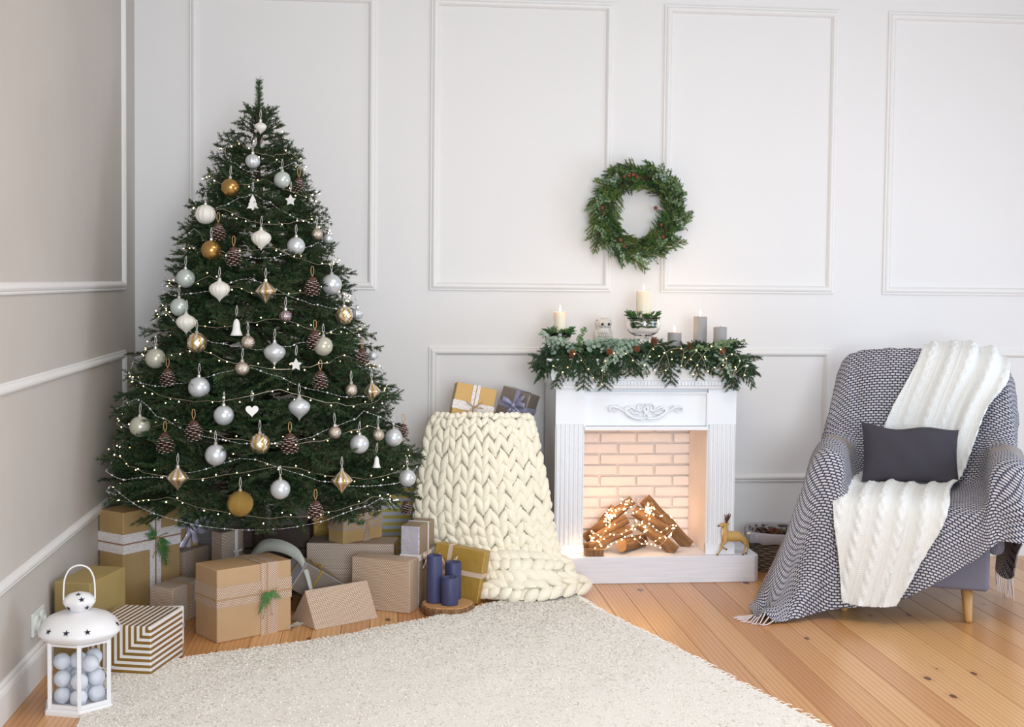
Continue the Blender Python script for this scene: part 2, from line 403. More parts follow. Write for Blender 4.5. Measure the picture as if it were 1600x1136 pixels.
t.col(t.mix(nz, S(92, 92, 108), S(132, 132, 148))); t.set(Roughness=.9); t.bump(nz, .4, .002); M['chair'] = t.mat
t = NT('charcoal_linen'); co = t.coord('Object'); nz = t.noise(co, 600, 2)
t.col(t.mix(nz, S(46, 43, 50), S(72, 68, 76))); t.set(Roughness=.95); t.bump(nz, .3, .002); M['pillow'] = t.mat
t = NT('oak_leg'); co = t.coord('Object', (30, 30, 4)); nz = t.noise(co, 2, 3); t.col(t.mix(nz, S(164, 116, 64), S(206, 160, 100))); t.set(Roughness=.45); M['leg'] = t.mat
# woven throw: pale dashes on slate, with a plain taupe band
t = NT('basket_weave_throw'); uv = t.coord('UV'); br = t.n('ShaderNodeTexBrick', offset=.5, squash=1.0)
br.inputs['Scale'].default_value = 1; br.inputs['Mortar Size'].default_value = .0032; br.inputs['Mortar Smooth'].default_value = .3
br.inputs['Brick Width'].default_value = .0235; br.inputs['Row Height'].default_value = .0130; br.inputs['Bias'].default_value = 0
br.inputs['Color1'].default_value = S(206, 202, 204); br.inputs['Color2'].default_value = S(190, 187, 192); br.inputs['Mortar'].default_value = S(58, 60, 80)
t.l(uv, br.inputs['Vector']); sp = t.n('ShaderNodeSeparateXYZ'); t.l(uv, sp.inputs[0])
bnd = t.math('MULTIPLY', t.math('GREATER_THAN', t.math('ABSOLUTE', sp.outputs[0]), .38), t.math('LESS_THAN', t.math('ABSOLUTE', t.math('SUBTRACT', sp.outputs[1], .60)), .075))
t.col(t.mix(bnd, br.outputs['Color'], t.mix(br.outputs['Fac'], S(176, 166, 160), S(132, 122, 120)))); t.set(Roughness=.95)
t.bump(t.math('SUBTRACT', 1, br.outputs['Fac']), .6, .004); M['throw'] = t.mat
M['fringe'] = simple('throw_fringe', S(222, 206, 204), .9)
t = NT('white_cable_knit'); uv = t.coord('UV'); sp = t.n('ShaderNodeSeparateXYZ'); t.l(uv, sp.inputs[0])
a = t.math('SINE', t.math('MULTIPLY', sp.outputs[0], 2*PI/.009)); b = t.math('SINE', t.math('MULTIPLY', t.math('ADD', sp.outputs[1], t.math('MULTIPLY', t.math('ABSOLUTE', a), .004)), 2*PI/.008))
hgt = t.math('ADD', t.math('ABSOLUTE', a), t.math('MULTIPLY', b, .4))
t.col(t.mix(t.math('MULTIPLY', t.math('ADD', hgt, .4), .5), S(222, 224, 222), S(250, 250, 247))); t.set(Roughness=.95); t.bump(hgt, .5, .004); M['cable'] = t.mat

# ------------------------------------------------------------------ the room
XL, YW, XR, YF, ZC = -1.2265, 6.6, 4.4, -2.6, 3.3
def structure(o, label, cat): o['kind'] = 'structure'; return o
fl = MB().box(((XL+XR)/2, (YF+YW)/2, -.045), (XR-XL+.2, YW-YF+.2, .05)).build('floor', M['gap']); structure(fl, '', '')
bd = MB(); bd.box((0, 0, 0), (.1165, YW-YF, .02))
b0 = bd.build('floorboard', M['board'], fl, loc=(XL+.06, (YF+YW)/2, -.0102)); bevel(b0, .0012, 1)
me0 = b0.data; k = 1
while XL + .06 + .118*k < XR:
    o = link('floorboard', me0, fl, loc=(XL+.06+.118*k, (YF+YW)/2, -.0102)); bevel(o, .0012, 1); k += 1
wb = MB().box(((XL+XR)/2, YW+.05, ZC/2), (XR-XL+.2, .1, ZC)).build('wall_back', M['wall']); structure(wb, '', '')
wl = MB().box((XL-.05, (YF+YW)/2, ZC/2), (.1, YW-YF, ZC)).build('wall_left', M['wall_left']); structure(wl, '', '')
wr = MB().box((XR+.05, (YF+YW)/2, ZC/2), (.1, YW-YF, ZC)).build('wall_right', M['wall']); structure(wr, '', '')
ce = MB().box(((XL+XR)/2, (YF+YW)/2, ZC+.05), (XR-XL+.2, YW-YF+.2, .1)).build('ceiling', M['ceiling']); structure(ce, '', '')
PROF = [(0, 0), (0, .008), (.005, .011), (.010, .010), (.014, .015), (.022, .019), (.030, .018), (.036, .012), (.040, .006), (.042, 0)]
def moulding(x0, x1, z0, z1, wall):
    """picture-frame moulding; PROF = (inset from the outer edge, projection)"""
    mb = MB(); rows = []
    for ins, pr in PROF:
        q = [(x0+ins, z0+ins), (x1-ins, z0+ins), (x1-ins, z1-ins), (x0+ins, z1-ins)]
        if wall == 'b': rows.append([(a, YW-pr, z) for a, z in q])
        else: rows.append([(XL+pr, a, z) for a, z in q])
    mb.grid(np.array(rows), closed_u=True)
    o = mb.build('panel_moulding', M['trim'], wb if wall == 'b' else wl)
    return o
PX = [(-.96, -.035), (.235, 1.172), (1.432, 2.357), (2.622, 3.55)]
for a, b in PX:
    moulding(a, b, 1.395, 2.872, 'b'); moulding(a, b, .405, 1.108, 'b')
moulding(3.1, 6.315, 1.385, 2.872, 'l'); moulding(3.1, 6.315, .415, 1.100, 'l')
moulding(-.6, 2.84, 1.385, 2.872, 'l'); moulding(-.6, 2.84, .415, 1.100, 'l')
BP = [(0, .13), (.006, .13), (.010, .122), (.010, .112), (.015, .106), (.018, .095), (.018, 0), (0, 0)]
mb = MB(); mb.grid(np.array([[(XL, YW-p, z) for p, z in BP], [(XR, YW-p, z) for p, z in BP]]), closed_u=True)
structure(mb.build('baseboard_back', M['trim']), '', '')
mb = MB(); mb.grid(np.array([[(XL+p, YF, z) for p, z in BP], [(XL+p, YW-.018, z) for p, z in BP]]), closed_u=True)
structure(mb.build('baseboard_left', M['trim']), '', '')

# ------------------------------------------------------------------ wall outlet
t_ = thing('wall_outlet', 'white double power outlet low on the left wall behind the lantern', 'outlet', (XL, 4.72, .215))
bevel(MB().box((.005, 0, 0), (.010, .15, .082)).build('plate', M['outlet'], t_), .003)
for s in (-1, 1):
    mb = MB(); mb.lathe([(.030, 0), (.030, .008), (.026, .009), (.024, .002), (.0, .002)], 20, M=Euler((0, PI/2, 0)).to_matrix(), c=(.010, s*.037, 0))
    mb.build('socket', M['outlet'], t_, smooth=False)

# ------------------------------------------------------------------ fireplace
fx0, fx1, fy, fz = .828, 1.713, 6.12, .13
ox0, ox1, oz = .968, 1.573, .738
fp = thing('fireplace', 'white decorative mantel fireplace with fluted pilasters and brick back', 'fireplace', (1.27, 6.3, 0))
def L(o): o.location = (-1.27, -6.3, 0); return o      # geometry below is written in room coordinates
# hearth with chamfered corner
mb = MB(); z0, z1 = 0, fz
out = [(.72, 6.5), (.72, 6.062), (1.803, 6.062), (1.826, 6.085), (1.826, 6.5)]
v = [(x, y, z0) for x, y in out] + [(x, y, z1) for x, y in out]; n5 = 5
mb.add(v, [tuple(range(n5-1, -1, -1)), tuple(range(n5, 2*n5))] + [(i, (i+1) % n5, n5+(i+1) % n5, n5+i) for i in range(n5)])
bevel(L(mb.build('hearth', M['hearth'], fp)), .004)
for sx in (fx0, ox1):
    w = (ox0-fx0); mb = MB(); x = sx
    mb.box((x+w/2, fy+.186, (fz+.94)/2), (w, .37, .94-fz))                 # side box
    mb.box((x+w/2, fy+.006, .845), (w, .014, .16))                        # plain cap block
    # fluted shaft: proud fillets with round grooves between
    nf = 6; prof = []; ww = w-.012
    for i in range(nf):
        c0 = x+.006+ww*i/nf; p = ww/nf
        prof += [(c0, -.002), (c0+p*.28, -.002)] + [(c0+p*(.28+.72*k/6), -.002+.009*math.sin(PI*k/6)) for k in range(1, 6)]
    prof.append((x+w-.006, -.002))
    mb.grid(np.array([[(a, fy-.009+b, z) for a, b in prof] for z in (.765, fz+.05)]))
    mb.box((x+w/2, fy+.004, .762), (w, .016, .008)); mb.box((x+w/2, fy+.004, fz+.025), (w+.004, .024, .05))
    L(mb.build('pilaster', M['fp'], fp))
mb = MB(); mb.box(((ox0+ox1)/2, fy+.19, (oz+.94)/2+.008), (ox1-ox0, .34, .94-oz-.016))
L(mb.build('frieze', M['fp'], fp))
mb = MB(); mb.box(((ox0+ox1)/2, fy+.012, oz+.006), (ox1-ox0, .05, .016)); mb.box(((ox0+ox1)/2, fy+.016, .915), (ox1-ox0, .02, .008))
for xx in (ox0+.003, ox1-.003): mb.box((xx, fy+.010, .83), (.006, .02, .17))
L(mb.build('frieze_moulding', M['fp'], fp))
for xx, s in ((ox0, -1), (ox1, 1)):
    L(MB().box((xx+s*.004, fy+.19, (fz+oz)/2), (.012, .36, oz-fz)).build('firebox_side', M['mortar'], fp))
mb = MB(); mb.box((1.27, 6.505, .5), (fx1-fx0, .02, .82)); L(mb.build('back_panel', M['mortar'], fp))
# bricks laid one by one
bm_cache = {}
def brick_mesh(w):
    w = round(w, 3)
    if w not in bm_cache:
        mb = MB().box((0, 0, 0), (w, .016, .048)); bm_cache[w] = mb.build('brick', M['brick'], fp); bevel(bm_cache[w], .006, 2); return bm_cache[w]
    o = link('brick', bm_cache[w].data, fp); bevel(o, .006, 2); return o
r_ = random.Random(3)
for row in range(12):
    z = oz-.029-row*.0555
    if z < fz+.01: break
    x = ox0-.006; ws = [.05, .189, .189, .189] if row % 2 == 0 else [.145, .189, .189, .189]
    for w in ws:
        w = min(w, ox1+.006-x)
        if w < .02: break
        o = brick_mesh(w-.009); o.location = (x+w/2-1.27, 6.487-6.3+r_.uniform(-.002, .002), z+r_.uniform(-.001, .001)); x += w
# cornice and mantel shelf
mb = MB(); prof = [(0, .935), (.006, .937), (.008, .950), (.014, .953), (.014, .972), (.020, .978), (.022, .990), (.026, 1.004), (.032, 1.018), (.036, 1.030), (.036, 1.040), (.0, 1.040)]
rows = []
for p, z in prof: rows.append([(fx0-p-.004, 6.49, z), (fx0-p-.004, fy-p-.006, z), (fx1+p+.004, fy-p-.006, z), (fx1+p+.004, 6.49, z)])
mb.grid(np.array(rows)); L(mb.build('cornice', M['fp'], fp))
bevel(L(MB().box((1.27, 6.290, 1.060), (fx1-fx0+.10, .41, .040)).build('mantel_shelf', M['fp'], fp)), .004)
mb = MB(); x = fx0
while x < fx1: mb.box((x, fy-.024, .962), (.010, .012, .014)); x += .0165
o = L(mb.build('dentils', M['fp'], fp)); o['kind'] = 'stuff'
# carved scroll ornament
mb = MB()
def mirror(pts, r):
    pts = smooth_path(pts, 6)
    for s in (1, -1):
        P = np.array([(1.27+s*a, fy+.020-.010, .826+b) for a, b in pts]); mb.tube(P, r(len(P)), 7)
tap = lambda a, b: (lambda n: np.linspace(a, b, n))
bell = lambda a: (lambda n: a*(.25+.75*np.sin(np.linspace(.15, PI-.15, n))))
mirror([(.012, .030), (.03, .035), (.042, .02), (.036, .002), (.022, .004), (.022, .018)], bell(.006))
mirror([(.0, -.03), (.02, -.036), (.05, -.034), (.08, -.02), (.10, -.002), (.09, .012), (.075, .006)], bell(.009))
mirror([(.04, .0), (.06, .012), (.075, .020), (.095, .018), (.11, .004)], bell(.007))
mirror([(.03, -.02), (.045, -.01), (.06, -.012), (.075, -.004)], bell(.006))
mirror([(.095, -.01), (.12, .006), (.14, .016), (.165, .022), (.18, .016), (.178, .004), (.168, .006)], bell(.007))
mirror([(.12, .016), (.135, .026), (.15, .024)], bell(.005))
mirror([(.14, .006), (.155, -.002), (.165, .008)], bell(.004))
mirror([(.0, .025), (.010, .008), (.004, -.010), (.012, -.028)], bell(.008))
mirror([(-.01, .033), (.01, .033)], bell(.005)); mirror([(-.03, -.042), (0, -.046)], bell(.004))
L(mb.build('carved_ornament', M['fp'], fp, smooth=True))

# ------------------------------------------------------------------ pinecone, needle twig, ornament meshes (shared)
def cone_mb(h=.075, r=.026, warm=False, snowy=True):
    mb = MB(); mb.lathe([(.001, 0), (r*.5, h*.1), (r*.55, h*.5), (r*.25, h*.9), (.001, h)], 8)
    rr = random.Random(5); k = 0; n = 62
    for i in range(n):
        t = i/n; z = h*(.04+.92*t); a = i*2.39996
        R = r*math.sin(PI*(.18+.80*(1-t)))**.7 * (1 if t > .12 else .7+t*2.4)
        sc_ = .5+.5*math.sin(PI*min(1, .25+t)); w = .0085*sc_*(r/.026); d = Vector((math.cos(a), math.sin(a), .0)); s_ = Vector((-math.sin(a), math.cos(a), 0))
        tilt = -.25+.9*t if False else .10
        p0 = d*R*.35+Vector((0, 0, z)); p1 = d*R+Vector((0, 0, z+.004+.25*R*t)); th = Vector((0, 0, .0022))
        v = [p0-s_*w*.4, p0+s_*w*.4, p1+s_*w, p1-s_*w, p0+th, p1+s_*w*.7+th, p1-s_*w*.7+th, p1+d*.0022+th*.5]
        mb.add([tuple(q) for q in v], [(0, 3, 2, 1), (4, 5, 6), (0, 4, 6, 3), (1, 2, 5, 4)])
        mb.add([tuple(q) for q in (v[2], v[3], v[6], v[5], v[7])], [(0, 4, 1), (1, 4, 2), (2, 4, 3), (3, 4, 0)], 1)
    return mb
def needle_twig(mb, p0, p1, rs, nl=.013, dens=700, wid=.0017, spread=.85, rad=.0013, taper=True, mi=0):
    """a stem from p0 to p1 bristling with flat needles"""
    p0 = np.array(p0); p1 = np.array(p1); ax = p1-p0; ln = np.linalg.norm(ax); ax = ax/ln
    t = np.cross(ax, [0, 0, 1.]); t = t/np.linalg.norm(t) if np.linalg.norm(t) > .05 else np.array([1., 0, 0]); b = np.cross(ax, t)
    n = max(6, int(ln*dens)); u = np.sort(rs.random(n)); u[-3:] = 1
    a = rs.random(n)*2*PI
    rad_dir = np.cos(a)[:, None]*t + .75*np.sin(a)[:, None]*b
    base = p0+ax*(u*ln)[:, None]
    L_ = nl*(.75+.4*rs.random(n)); 
    if taper: L_ = L_*(1-.35*np.abs(u-.35))
    fw = .55+.4*rs.random(n); fw[-3:] = 3
    d = rad_dir*spread+ax*fw[:, None]; d /= np.linalg.norm(d, axis=1)[:, None]
    tip = base+d*L_[:, None]; side = np.cross(d, rs.normal(size=(n, 3))); side /= np.linalg.norm(side, axis=1)[:, None]
    mid = base+d*(L_*.5)[:, None]
    v = np.stack([base, mid+side*wid/2, tip, mid-side*wid/2], 1).reshape(-1, 3)
    mb.add(v, [(4*i, 4*i+1, 4*i+2, 4*i+3) for i in range(n)], mi)
    mb.tube([p0, p1], [rad*1.6, rad], 4, mi=1)
def bough_mesh(name, length, mats, seed=0, nl=.014, dens=650, spacing=.030, side=.42, bare=.25, wid=.0019, droop=-.04, updown=.35, parent=None):
    """bough along +x: main stem, side twigs, sub-twigs"""
    rs = np.random.default_rng(seed); mb = MB()
    path = lambda s: np.array([s*length, .03*length*math.sin(s*3+seed), droop*length*4*s*(1-s)*-1 + .10*length*s*s])
    K = 6
    pts = [path(k/K) for k in range(K+1)]
    mb.tube(pts, np.linspace(.0045, .0015, K+1), 5, mi=1)
    for k in range(K):
        if (k+.5)/K > bare: needle_twig(mb, pts[k], pts[k+1], rs, nl, dens, wid)
    n = int(length*(1-bare)/spacing)
    for i in range(n):
        s = bare+(1-bare)*(i+.5)/n; p = path(s)
        for sg in (1, -1):
            ll = side*length*(1.05-s)*(.8+.4*rs.random())+.030
            ang = math.radians(42+14*rs.random()); el = updown*(rs.random()-.5)
            d = np.array([math.cos(ang), sg*math.sin(ang), el]); d /= np.linalg.norm(d)
            e = p+d*ll; needle_twig(mb, p, e, rs, nl, dens, wid)
            if ll > .085:
                for q in np.arange(.35, .9, .030/ll*1.25):
                    for s2 in (1, -1):
                        l2 = ll*.42*(1-q)+.026; a2 = sg*ang+s2*math.radians(45)
                        d2 = np.array([math.cos(a2), math.sin(a2), el+.3*(rs.random()-.5)]); d2 /= np.linalg.norm(d2)
                        pp = p+d*ll*q; needle_twig(mb, pp, pp+d2*l2, rs, nl*.95, dens, wid)
    # cheap build straight to a mesh
    me = bpy.data.meshes.new(name); v = np.concatenate(mb.v); me.from_pydata(v.tolist(), [], mb.f)
    for m in mats: me.materials.append(m)
    me.polygons.foreach_set('material_index', mb.m); me.update()
    return me, (v, mb.f, mb.m)

# ------------------------------------------------------------------ the Christmas tree
TX, TY = -.560, 5.95                                       # trunk on the floor
TOPZ = 2.325
def tree_R(z):
    pts = [(.38, .50), (.44, .64), (.50, .70), (.62, .715), (.85, .62), (1.1, .53), (1.35, .435), (1.6, .345), (1.85, .255), (2.0, .19), (2.12, .12), (2.2, .06), (2.35, .02)]
    return float(np.interp(z, [p[0] for p in pts], [p[1] for p in pts]))
tree = thing('christmas_tree', 'tall dark green decorated fir Christmas tree standing in the corner', 'tree', (TX, TY, 0))
mb = MB(); mb.tube([(0, 0, .02), (0, 0, 1.2), (0, 0, 2.2)], [.028, .018, .006], 8); mb.build('trunk', M['trunk'], tree, smooth=True)
boughs = {}
for k, Lg in enumerate((.10, .16, .23, .32, .42, .52)):
    for j in range(2):
        boughs[(k, j)] = bough_mesh('branch', Lg, [M['needle'], M['stem']], seed=10*k+j, bare=[.0, .1, .2, .3, .38, .42][k], side=[.5, .5, .46, .42, .38, .34][k], spacing=.034, dens=900, wid=.0026, nl=.016)
LEN = [.10, .16, .23, .32, .42, .52]
r_ = random.Random(11); spots = []
z = .44; lev = 0
while z < 2.19:
    R = tree_R(z); circ = 2*PI*R; n = max(5, int(circ/.135)); off = r_.uniform(0, 6.28)
    for i in range(n):
        a = off+2*PI*(i+r_.uniform(-.25, .25))/n; q = R*r_.uniform(.86, 1.06)
        if math.cos(a) < -.05: q = min(q, (TX-XL-.06)/-math.cos(a))
        if math.sin(a) > .05: q = min(q, (YW-.06-TY)/math.sin(a))
        spots.append((z+r_.uniform(-.02, .02), a, q, 0))
        
    z += .060-.012*(z/2.2); lev += 1
def bough_matrix(z, a, R, up, k):
    el = -.10+.55*max(0, (z-1.2)/1.1)**1.3+r_.uniform(-.30, .22)+up
    L_ = LEN[k]; tipx = R
    b0 = tipx-L_*math.cos(el)*1.0
    p = Vector((math.cos(a)*b0, math.sin(a)*b0, z-L_*math.sin(el)*.6))
    return Matrix.Translation(p) @ Euler((r_.uniform(-.8, .8), -el, a+r_.uniform(-.2, .2))).to_matrix().to_4x4()
cands = []
for (z, a, R, up) in spots:
    k = min(range(6), key=lambda q: abs(LEN[q]-max(.10, min(.52, R*.78))))
    cands.append((math.sin(a) < .35, z, a, R, up, k))
vis = [c for c in cands if c[0]]; r_.shuffle(vis)
rest = [c for c in cands if not c[0]]
print('tree boughs', len(vis), len(rest))
for c in vis[:300]:
    _, z, a, R, up, k = c; o = link('branch', boughs[(k, r_.randrange(2))][0], tree); o.matrix_local = bough_matrix(z, a, R, up, k)
# what is left beyond three hundred, together with the sparse dark inside, is one part
mbr = [vis[300:]+[c for i, c in enumerate(rest) if i % 2 == 0]]
V = []; Fc = []; Mi = []; n0 = 0
def add_bough(key, Mx):
    global n0
    v, f, m = boughs[key][1]; A = np.array(Mx)
    V.append(v @ A[:3, :3].T + A[:3, 3]); Fc.extend([tuple(i+n0 for i in q) for q in f]); Mi.extend(m); n0 += len(v)
for _, z, a, R, up, k in mbr[0]: add_bough((min(k, 4), r_.randrange(2)), bough_matrix(z, a, R, up, min(k, 4)))
me = bpy.data.meshes.new('far_branches'); me.from_pydata(np.concatenate(V).tolist(), [], Fc); me.materials.append(M['needle']); me.materials.append(M['stem']); me.polygons.foreach_set('material_index', Mi)
o = link('far_branches', me, tree); o['kind'] = 'stuff'
# top leader
mb = MB(); rs = np.random.default_rng(4); needle_twig(mb, (0, 0, 2.15), (.002, 0, 2.335), rs, .030, 3200, .0022, 1.1, .004)
mb.build('leader', [M['needle'], M['stem']], tree)
for j, (a, el, l) in enumerate(((2.9, 1.0, .12), (-.5, .75, .12), (-1.8, 1.0, .12), (.9, .8, .11), (-2.6, .45, .13), (-.1, .35, .14))):
    o = link('branch', boughs[(0, j % 2)][0], tree); o.matrix_local = Matrix.Translation((0, 0, 2.125-.02*(j//2))) @ Euler((0, -el, a)).to_matrix().to_4x4() @ Matrix.Scale(1.15, 4)
# dark board crate standing under the tree
crate = thing('tree_crate', 'dark wooden board box hiding the stand under the Christmas tree', 'crate', (-.475, 6.10, 0))
for k in range(3):
    o = MB().box((0, -.141, .055+.105*k), (.30, .018, .098)).build('plank', M['crate'], crate); bevel(o, .002, 1)
    o = MB().box((.141, 0, .055+.105*k), (.018, .26, .098)).build('plank', M['crate'], crate); bevel(o, .002, 1)
    o = MB().box((-.141, 0, .055+.105*k), (.018, .26, .098)).build('plank', M['crate'], crate); bevel(o, .002, 1)

# ------------------------------------------------------------------ ornaments
def tree_front(px, py, infl=1.0):
    """the point of the tree's front surface seen at a photo position"""
    r = R_CW @ np.array([px-CX, py-CY, F_PX]); lo = None
    for y in np.arange(TY-.80, TY+.05, .004):
        p = r*(y/r[1]); x = p[0]; zz = p[2]+CAM_H
        if math.hypot(x-TX, y-TY) < tree_R(zz)*infl: return Vector((x, y, zz))
    return Vector((r[0]*(TY/r[1]), TY, r[2]*(TY/r[1])+CAM_H))
PPM = 2020/5.5
def o_ball(n=20, m=14): return MB().ball((0, 0, 0), 1, n, m)
def o_ribbed(): 
    return MB().lathe([(max(1e-4, math.sin(PI*k/14)), -math.cos(PI*k/14)) for k in range(15)], 48, rfun=lambda a, z: 1+.05*math.cos(12*a))
def o_onion(ribs=0):
    pr = [(.001, -1.25), (.05, -1.1), (.16, -.95), (.42, -.72), (.78, -.42), (.97, -.08), (1, .12), (.93, .36), (.70, .60), (.40, .76), (.22, .86), (.16, 1.0)]
    return MB().lathe(pr, 48, rfun=(lambda a, z: 1+.05*math.cos(14*a)) if ribs else None)
def o_diamond():
    pr = [(.001, -1.25), (.10, -1.05), (.45, -.62), (.80, -.25), (1.0, .0), (.93, .14), (.70, .42), (.40, .70), (.20, .88), (.14, .98)]
    return MB().lathe(pr, 40, rfun=lambda a, z: 1+.06*math.cos(10*a))
def o_quilt(k=8):
    mb = MB(); P = []; n, m = 48, 26
    for j in range(m+1):
        th = PI*j/m; P.append([])
        for i in range(n):
            ph = 2*PI*i/n; s = 1+.055*(abs(math.sin(k/2*ph+4*th))+abs(math.sin(k/2*ph-4*th))-1)
            P[-1].append((max(1e-4, math.sin(th))*s*math.cos(ph), max(1e-4, math.sin(th))*s*math.sin(ph), -math.cos(th)*s))
    return mb.grid(np.array(P), closed_u=True)
def flat_shape(pts, th=.22):
    n = len(pts); v = [(x, -th/2, z) for x, z in pts]+[(x, th/2, z) for x, z in pts]
    return MB().add(v, [tuple(range(n)), tuple(range(2*n-1, n-1, -1))]+[(i, n+i, n+(i+1) % n, (i+1) % n) for i in range(n)])
star = [((1 if i % 2 == 0 else .52)*math.sin(PI*i/5), (1 if i % 2 == 0 else .52)*math.cos(PI*i/5)) for i in range(10)]
heart = [(.062*16*math.sin(t)**3, .062*(13*math.cos(t)-5*math.cos(2*t)-2*math.cos(3*t)-math.cos(4*t))) for t in [2*PI*k/28 for k in range(28)]]
firt = [(-.12, -1), (.12, -1), (.12, -.8), (.75, -.8), (.42, -.3), (.58, -.3), (.3, .15), (.42, .15), (0, 1), (-.42, .15), (-.3, .15), (-.58, -.3), (-.42, -.3), (-.75, -.8), (-.12, -.8)]
bell_pr = [(.75, -1), (.62, -.75), (.46, -.3), (.40, .3), (.32, .7), (.12, .95), (.001, 1)]
SH = {'ball': o_ball, 'ribbed': o_ribbed, 'onion': o_onion, 'onionr': lambda: o_onion(1), 'diamond': o_diamond, 'quilt': o_quilt, 'pebble': lambda: o_quilt(16)}
ocache = {}
def ornament(px, py, rpx, kind, mat, label, cat='ornament', infl=1.0, name=None):
    c = tree_front(px, py, infl); r = rpx/2020*c.y*1.0
    flat = kind in ('star', 'heart', 'tree', 'bell'); cone = kind == 'cone'
    nm = name or {'cone': 'pinecone', 'star': 'star_ornament', 'heart': 'heart_ornament', 'tree': 'tree_ornament', 'bell': 'bell_ornament', 'diamond': 'faceted_ornament', 'onion': 'teardrop_ornament', 'onionr': 'teardrop_ornament'}.get(kind, 'bauble')
    grp = {'cone': 'snowy pinecones on the tree'}.get(kind, 'flat white ornaments on the tree' if flat else 'glass baubles on the tree')
    top = r*(1.0 if not cone else 1.15)
    t_ = thing(nm, label, 'pinecone' if cone else cat, tuple(c), (0, 0, rnd.uniform(-.3, .3)), grp)
    key = (kind, mat)
    if key not in ocache:
        if cone:
            mb = cone_mb(.075, .027); b = mb.build('cone', [M['cone'], M['cone_tip']]); 
        elif kind == 'bell': b = MB().lathe(bell_pr, 20).build('body', M[mat], smooth=True)
        elif flat: b = flat_shape({'star': star, 'heart': heart, 'tree': firt}[kind]).build('body', M[mat])
        else: b = SH[kind]().build('body', M[mat], smooth=True)
        ocache[key] = b.data; bpy.data.objects.remove(b)
    b = link('scales' if cone else 'body', ocache[key], t_)
    if cone:
        s = r*2/.075; b.scale = (s*1.25, s*1.25, s); b.rotation_euler = (PI, 0, 0); b.location = (0, 0, r)
        P = smooth_path([(0, 0, r), (.006, 0, r+.018), (.004, 0, r+.040), (-.004, 0, r+.040), (-.006, 0, r+.018), (0, 0, r)], 4)
        MB().tube(P, .0016, 5).build('twine_loop', M['twine'], t_)
    else:
        b.scale = (r, r*(1 if not flat else .9), r)
        if not flat:
            k = 'cap'
            if k not in ocache:
                q = MB().lathe([(.0075, -.002), (.0075, .008), (.005, .011), (.001, .0115)], 12); q.tube([(.003*math.cos(a), 0, .0145+.003*math.sin(a)) for a in np.linspace(0, 2*PI, 9)], .0007, 4)
                qq = q.build('cap', M['cap']); ocache[k] = qq.data; bpy.data.objects.remove(qq)
            link('cap', ocache[k], t_, loc=(0, 0, r*.97))
        P = smooth_path([(0, 0, top+.012), (.004, .002, top+.03), (0, .008, top+.055), (-.004, .002, top+.03), (0, 0, top+.012)], 4)
        MB().tube(P, .0009, 4).build('hanging_loop', M['thread'], t_)
    return t_
W_ = 'white clay '
